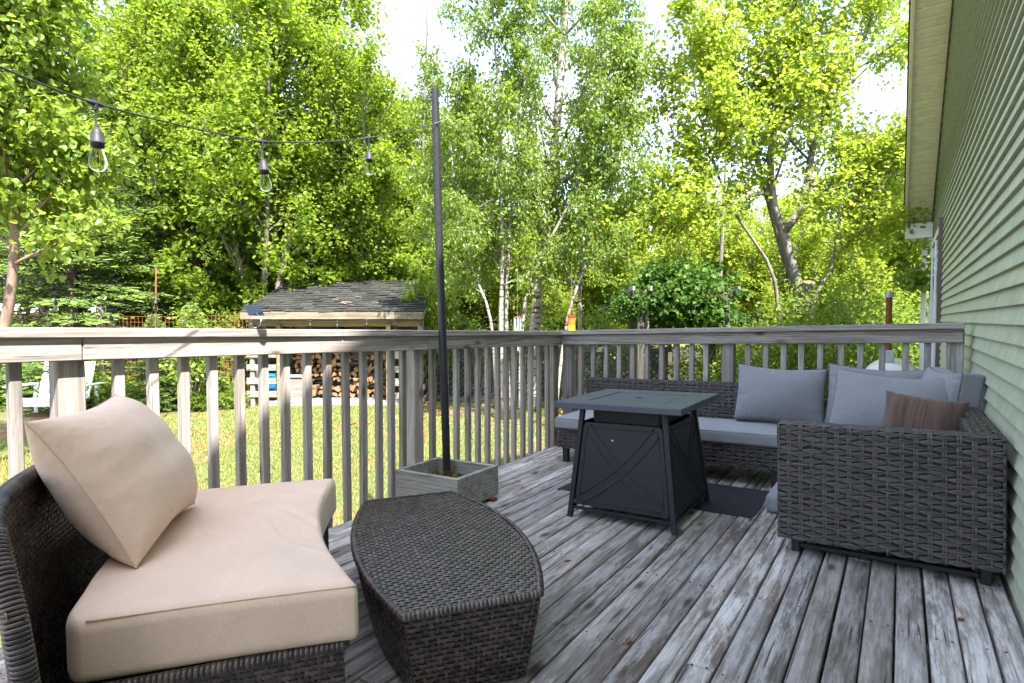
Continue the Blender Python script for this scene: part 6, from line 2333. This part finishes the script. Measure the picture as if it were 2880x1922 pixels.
# --- right maple with forked trunk
b = gpt(2250, 10.2)
F = [([(2262, 1185), (2250, 860), (2208, 740), (2172, 620), (2135, 500), (2085, 330), (2050, 150), (2040, -80)], 10.6, 0.10, 0.018, 0.50, 14, 1.7),
     ([(2246, 1185), (2248, 850), (2216, 720), (2186, 620), (2165, 560), (2160, 420), (2195, 220), (2230, -80)], 10.2, 0.13, 0.018, 0.50, 14, 1.7),
     ([(2196, 655), (2246, 592), (2263, 510), (2278, 420), (2335, 290), (2425, 90), (2470, -120)], 10.2, 0.080, 0.015, 0.15, 13, 1.6),
     ([(2140, 545), (2040, 572), (1955, 605), (1865, 625), (1775, 612)], 10.0, 0.045, 0.014, 0.15, 8, 1.3),
     ([(2262, 510), (2330, 508), (2440, 524), (2560, 560)], 10.0, 0.030, 0.010, 0.10, 8, 1.2),
     ([(2262, 1185), (2285, 860), (2335, 760), (2352, 640), (2400, 560), (2470, 420)], 9.9, 0.045, 0.012, 0.52, 10, 1.3),
     ([(2235, 1185), (2185, 850), (2168, 760), (2110, 670), (2040, 560), (1960, 330), (1930, 120)], 10.0, 0.048, 0.012, 0.50, 13, 1.4)]
limbs = []
for (pts, d, r0, r1, st, n1, L1) in F:
    P = limb_px(b, pts, d, 18)
    limbs.append((P, r0, r1, st, n1, L1))
WL = broadleaf(302, limbs, 6, 5, 18, MAPLE_LO, 0.076, 0.12, 0.40, 0.44, 0.9, spread=0.08)
m_right = plant('maple_tree', 'sunlit yellow-green maple with forked grey trunks and a sawn limb', 'tree', WL, (M['bark_grey'], M['leaf_maple2']), b)
mb = MB(); q = ray_pt(2262, 850, 10.1) - np.array(b); e = ray_pt(2262, 795, 10.0) - np.array(b) + np.array([0.06, 0, 0])
tube(mb, [q - [0, 0, .2], q, e], [0.11, 0.105, 0.10], 10, caps=True); mb.build('sawn_stub', [M['bark_grey']], m_right, smooth=True, angle=50)
mb = MB(); dd_ = unit(e - q); tube(mb, [e - dd_ * .002, e + dd_ * 0.004], 0.096, 12); mb.build('sawn_face', M['log_end'], m_right)

# --- birch clump in the middle
b = gpt(1500, 10.3)
B_ = [([(1498, 1180), (1506, 900), (1524, 700), (1543, 575), (1560, 400), (1574, 240), (1582, 110), (1598, -20), (1620, -250)], 10.8, 0.125, 0.06, 0.30, 24, 1.6),
      ([(1415, 1180), (1409, 905), (1414, 700), (1411, 545), (1404, 300), (1390, 100), (1380, -150)], 9.8, 0.05, 0.012, 0.28, 24, 1.25),
      ([(1432, 1180), (1424, 905), (1434, 640), (1462, 420), (1480, 180), (1500, -100)], 9.9, 0.042, 0.012, 0.30, 22, 1.2),
      ([(1462, 1180), (1470, 896), (1506, 757), (1566, 640), (1650, 480), (1700, 300), (1720, 60)], 9.9, 0.042, 0.010, 0.34, 22, 1.25),
      ([(1560, 1180), (1597, 890), (1657, 727), (1700, 600), (1740, 420), (1760, 200)], 9.7, 0.035, 0.010, 0.36, 20, 1.15),
      ([(1400, 1180), (1380, 900), (1330, 760), (1290, 600), (1270, 420), (1260, 250)], 9.9, 0.035, 0.010, 0.34, 20, 1.15),
      ([(1640, 1180), (1630, 900), (1640, 650), (1690, 350), (1720, 60), (1730, -200)], 11.6, 0.05, 0.012, 0.3, 22, 1.3)]
limbs = [(limb_px(b, pts, d, 18), r0, r1, st, n1, L1) for (pts, d, r0, r1, st, n1, L1) in B_]
WL = broadleaf(303, limbs, 6, 5, 14, OVATE, 0.062, 0.5, 0.15, 0.30, 0.95, 0.45)
birch = plant('birch_tree', 'clump of white-barked birch with fine hanging leaves beyond the deck corner', 'tree', WL, (M['bark_birch'], M['leaf_birch']), b)

# --- filler trees further back
MPB = broadleaf(304, maple_limbs(77, 7.0, 1.2, 3, 0.09, 15, 1.7, 0.18), 6, 4, 11, MAPLE_LO, 0.115, 0.15, 0.4, 0.44, 0.9, spread=0.09)
mpb = plant('maple_tree', 'pale green maple beyond the lattice fence', 'tree', MPB, (M['bark_grey'], M['leaf_maple2']), gpt(1890, 17.0), 0.3, 0.80)
for k, (c, d, s) in enumerate(((2090, 18.5, .74), (2300, 16.5, .72), (2480, 15.0, .74), (2640, 14.0, .70), (1760, 19.0, .72), (1620, 21.0, .85), (1330, 20.0, .9), (1130, 22.0, 1.15), (900, 23.0, 1.2), (640, 24.0, 1.35), (330, 23.0, 1.3), (60, 21.0, 1.3), (-250, 19.0, 1.3), (2230, 22.0, .9), (1980, 23.0, .9), (2560, 19.0, .85), (2760, 17.0, .9), (1450, 17.0, .62), (1570, 16.0, .58), (1700, 16.4, .66), (1380, 24.0, 1.0), (1500, 26.0, 1.0), (1660, 27.0, 1.0), (-60, 26.0, 1.3), (2030, 15.6, .62), (2180, 14.5, .60), (2400, 13.6, .60), (1840, 15.0, .60), (200, 25.0, 1.4), (480, 26.0, 1.4), (780, 27.0, 1.4), (1030, 26.0, 1.3), (1250, 26.0, 1.15))):
    if c < 300: lab, grp = 'leafy tree deep behind the alder and the bright spruce', 'back trees beyond the bright spruce'
    elif c < 1270: lab, grp = 'leafy tree deep behind the maples of the woodshed', 'back trees beyond the woodshed'
    elif c < 1750: lab, grp = 'leafy tree behind the birch clump and the lattice fence', 'back trees beyond the birch clump'
    elif c < 2360: lab, grp = 'leafy tree behind the forked yellow-green maple and creeper', 'back trees beyond the forked maple'
    else: lab, grp = 'leafy tree behind the oil tank and the house corner', 'back trees beyond the oil tank'
    again(mpb, lab, gpt(c, d), k * 1.7, s, grp)

# --- bare and half-dead trees against the sky
def dead(seed, col, dist, top, label, name='dead_tree', r=0.07):
    base = gpt(col, dist); H_ = gz(top, dist) - GROUND
    tr = simple_trunk(seed, H_, r, (0.3, 0.1), 16, 0.01)
    W, Lm = broadleaf(seed, [(tr, r, 0.012, 0.55, 14, 1.5)], 4, 0, 0, OVATE, 0.05, ang=0.6, bare=1.0)
    root = thing(name, label, 'dead tree', base); W.build('trunk', M['bark_dead'], root, smooth=True)
    return root


dead(401, 1180, 17.0, -40, 'bare bleached dead tree against the sky behind the black pole', r=0.10)
dead(402, 985, 17.0, -160, 'tall half-bare grey tree above the maples near the black pole', r=0.12)
dead(403, 712, 18.5, -60, 'pale dead trunk poking out above the maple behind the shed', r=0.10)
dead(404, 2020, 14.5, -60, 'leafless grey tree top behind the yellow-green maple')

# --- creeper on the arbour
WL = bush(501, 0.72, 0.58, 0.54, 230, 24, 0.080, MAPLE_LO, 0.80, 0.60, False, 0.16, 0.2, 0.5, 0.30)
vp = np.array(gpt(1925, 9.35)); vp[2] = gz(835, 9.35) - 0.80
vine = plant('creeper', 'thick dark green creeper mounded over the timber arbour', 'vine', WL, (M['bark_grey'], M['leaf_vine']), tuple(vp), YAW, 0.92, lname='foliage')
again(vine, 'lobe of creeper hanging over the arbour post', tuple(np.array(gpt(1800, 9.3)) + [0, 0, gz(850, 9.3) - 0.42 - GROUND]), 1.2, 0.46)
again(vine, 'creeper spilling down the far side of the arbour towards the maple', tuple(np.array(gpt(2035, 9.5)) + [0, 0, gz(900, 9.5) - 0.35 - GROUND]), 2.9, 0.38)
again(vine, 'topmost tuft of creeper on the arbour beam', tuple(np.array(gpt(1880, 9.5)) + [0, 0, gz(770, 9.5) - 0.38 - GROUND]), 4.4, (0.62, 0.6, 0.42))

# --- shrubs behind the end railing
SHB = bush(502, 1.0, 0.8, 0.95, 170, 24, 0.075, OVATE, 0.95, 0.55, True, 0.16)
shb = plant('shrub', 'dense leafy shrub in front of the forked maple', 'shrub', SHB, (M['bark_grey'], M['leaf_bush']), gpt(2210, 9.6), 0, (1.0, 1.0, 0.98), wname='stems', lname='foliage')
for k, (c, d, s, lab) in enumerate(((2010, 10.1, .80, 'shrub crowding the gate beside the arbour creeper'), (2120, 8.9, .74, 'green shrub right behind the bare backrest of the sofa'), (2345, 9.9, 1.02, 'broad shrub filling the space left of the oil tank pipe'), (2480, 11.3, 1.12, 'shrub rising behind the white oil tank'), (2585, 11.8, 1.10, 'shrub squeezed between the oil tank and the house corner'), (1690, 12.3, .80, 'shrub behind the lattice under the arbour creeper'), (1330, 13.4, .85, 'shrub behind the lattice near the shed corner'), (1500, 13.6, .90, 'shrub behind the birch trunks and lattice'), (620, 12.9, .80, 'shrub tucked behind the left side of the shed'), (1290, 13.6, .95, 'shrub against the right wall of the shed'))):
    again(shb, lab, gpt(c, d), k * 1.9, (s, s, s * (0.92 + 0.12 * (k % 3))))
# maple underwood by the shed
UND = broadleaf(305, maple_limbs(91, 2.6, 0.9, 4, 0.03, 9, 0.9, 0.25), 5, 4, 8, MAPLE, 0.10, 0.15, 0.3, 0.26, 0.95)
und = plant('maple_sapling', 'young maple with flat leafy sprays left of the shed roof', 'sapling', UND, (M['bark_grey'], M['leaf_maple']), gpt(640, 13.6), 0, 1.0)
again(und, 'young maple reaching over the back of the shed roof', gpt(880, 14.2), 1.3, 1.05)
again(und, 'young maple in the dark gap behind the middle of the shed roof', gpt(780, 15.2), 0.7, 1.35)
again(und, 'young maple between the shed corner and the black pole', gpt(1090, 14.8), 4.4, 1.25)
again(und, 'young maple in front of the tall dark spruce', gpt(520, 14.2), 5.5, 1.3)
again(und, 'young maple beside the wire fence post', gpt(330, 13.6), 2.6, 0.85)
SAP = bush(503, 0.28, 0.28, 0.72, 46, 18, 0.060, OVATE, 0.85, 0.35, True, 0.09)
plant('sapling', 'slim light green sapling standing left of the woodshed', 'sapling', SAP, (M['bark_grey'], M['leaf_alder']), gpt(535, 10.9), 0, 1.28, wname='stem', lname='foliage')
again(und, 'leafy spray just past the right end of the shed roof', gpt(1225, 12.2), 3.9, (0.55, 0.55, 0.95))

# --- garden bed along the wire fence
BED = bush(504, 0.42, 0.36, 0.30, 60, 18, 0.075, MAPLE_LO, 0.28, 0.4, True, 0.10)
bed = plant('garden_plant', 'low leafy plant in the bed along the wire fence', 'plant', BED, (M['bark_grey'], M['leaf_bush']), gpt(305, 10.9), 0, 0.95, 'plants in the bed along the wire fence', wname='stems', lname='foliage')
for k, (c, d, s) in enumerate(((20, 11.4, .8), (350, 11.3, .9), (415, 10.9, .7), (480, 11.4, .95), (545, 11.0, .65), (600, 11.5, .85), (265, 11.5, 1.0), (80, 11.7, .9), (170, 11.7, .8), (655, 11.2, .55), (-60, 11.2, .9))):
    again(bed, 'low leafy plant in the bed along the wire fence', gpt(c, d), k * 2.3, s, 'plants in the bed along the wire fence')
HS = MB(); hrs = np.random.RandomState(8)
nH = 70
a = hrs.rand(nH) * 6.28; el = hrs.uniform(0.3, 1.1, nH)
D = np.stack([np.cos(a) * np.cos(el), np.sin(a) * np.cos(el), np.sin(el)], 1)
leaves(HS, D * 0.10 * hrs.rand(nH)[:, None], D, UP[None] + D * -0.3, 0.30 * hrs.uniform(.6, 1.1, nH), [(0.16, 0.2), (0.24, 0.5), (0.14, 0.8)], 0.2, 0.45)
hosta = thing('hosta_plant', 'bright yellow-green hosta at the edge of the lawn', 'plant', gpt(372, 10.2)); stuff(HS.build('foliage', M['hosta'], hosta))

# vine tendril by the house corner
TN = bush(505, 0.10, 0.10, 0.75, 26, 10, 0.10, BROAD, 0.0, 0.3, False, 0.10)
tv = ray_pt(2596, 800, 9.0)
plant('climbing_vine', 'few large vine leaves hanging by the downspout at the house corner', 'vine', TN, (M['bark_grey'], M['leaf_alder']), (0.16, 11.0, 1.55), 0, 1.0, lname='foliage')

# --- grass
gr = np.random.RandomState(21)
NG = 210000
gx_ = gr.uniform(-10.5, -2.75, NG); gy_ = gr.uniform(1.5, 12.5, NG)
dist = gx_ * VF[0] + gy_ * VF[1]
lat_ = gx_ * VR[0] + gy_ * VR[1]
pn = np.stack([gx_, gy_, 0 * gx_], 1)
dens = 0.5 + 0.6 * vnoise(pn, 1.3, 6) + 0.35 * vnoise(pn, 4.0, 7)
keep = (gr.rand(NG) < np.clip(dens * 1.6 + 0.12, 0.05, 1)) & (dist < 13.0) & (dist > 3.5) & (np.abs(lat_ / dist) < 0.95) & ~((dist > SH_D + 0.1) & (np.abs(lat_ - (933 - 1440) / 1650 * SH_D) < 1.75))
gx_, gy_, dist = gx_[keep], gy_[keep], dist[keep]
n = len(gx_)
gz_ = ground_h(gx_, gy_)
az = gr.rand(n) * 6.28; ln = gr.uniform(0.020, 0.055, n) * (1 + 0.8 * (gr.rand(n) < 0.04)); bend = gr.uniform(0.2, 1.1, n)
dx, dy = np.cos(az), np.sin(az)
w = gr.uniform(0.0020, 0.0038, n) * (0.7 + dist / 13)
b0 = np.stack([gx_, gy_, gz_ - 0.004], 1)
sv = np.stack([-dy * w, dx * w, 0 * w], 1)
midp = b0 + np.stack([dx * ln * 0.3 * bend, dy * ln * 0.3 * bend, ln * 0.6], 1)
tip = b0 + np.stack([dx * ln * 0.9 * bend, dy * ln * 0.9 * bend, ln * (1.0 - 0.35 * bend)], 1)
V = np.stack([b0 - sv, b0 + sv, midp + sv * 0.7, midp - sv * 0.7, tip], 1)
G = MB(); off = (np.arange(n) * 5)[:, None]
G.add(V.reshape(-1, 3), (np.array([[0, 1, 2, 3]]) + off))
tri = (np.array([[3, 2, 4]]) + off)
G.loops.append(tri.reshape(-1).astype(np.int32)); G.tot.append(np.full(n, 3, np.int32)); G.mi.append(np.zeros(n, np.int32))
go = G.build('grass', M['grass']); stuff(go, 'short sunlit lawn grass beyond the railing'); go['category'] = 'grass'
# leaf litter on thin patches
nl_ = 16000
lx = gr.uniform(-9.5, -2.8, nl_); ly = gr.uniform(2.0, 12.0, nl_)
pn = np.stack([lx, ly, 0 * lx], 1)
ok = (0.5 + 0.6 * vnoise(pn, 1.3, 6) + 0.35 * vnoise(pn, 4.0, 7)) < 0.26
lx, ly = lx[ok], ly[ok]; n = len(lx)
LM = MB(); D = unit(np.stack([gr.normal(size=n), gr.normal(size=n), 0.25 * gr.normal(size=n)], 1))
leaves(LM, np.stack([lx, ly, ground_h(lx, ly) + 0.012], 1), D, UP[None] + gr.normal(size=(n, 3)) * 0.4, gr.uniform(0.025, 0.06, n), OVATE, 0.3, 0.4)
lo_ = LM.build('leaf_litter', M['dead_leaf']); stuff(lo_, 'brown fallen leaves scattered on bare patches of lawn'); lo_['category'] = 'leaf litter'

# woven strands number in the thousands: each weave is one part of kind stuff
for o in bpy.data.objects:
    if o.name.split('.')[0] in ('weave', 'base_weave', 'back_weave', 'side_weave', 'top_weave', 'edge_binding'):
        o['kind'] = 'stuff'
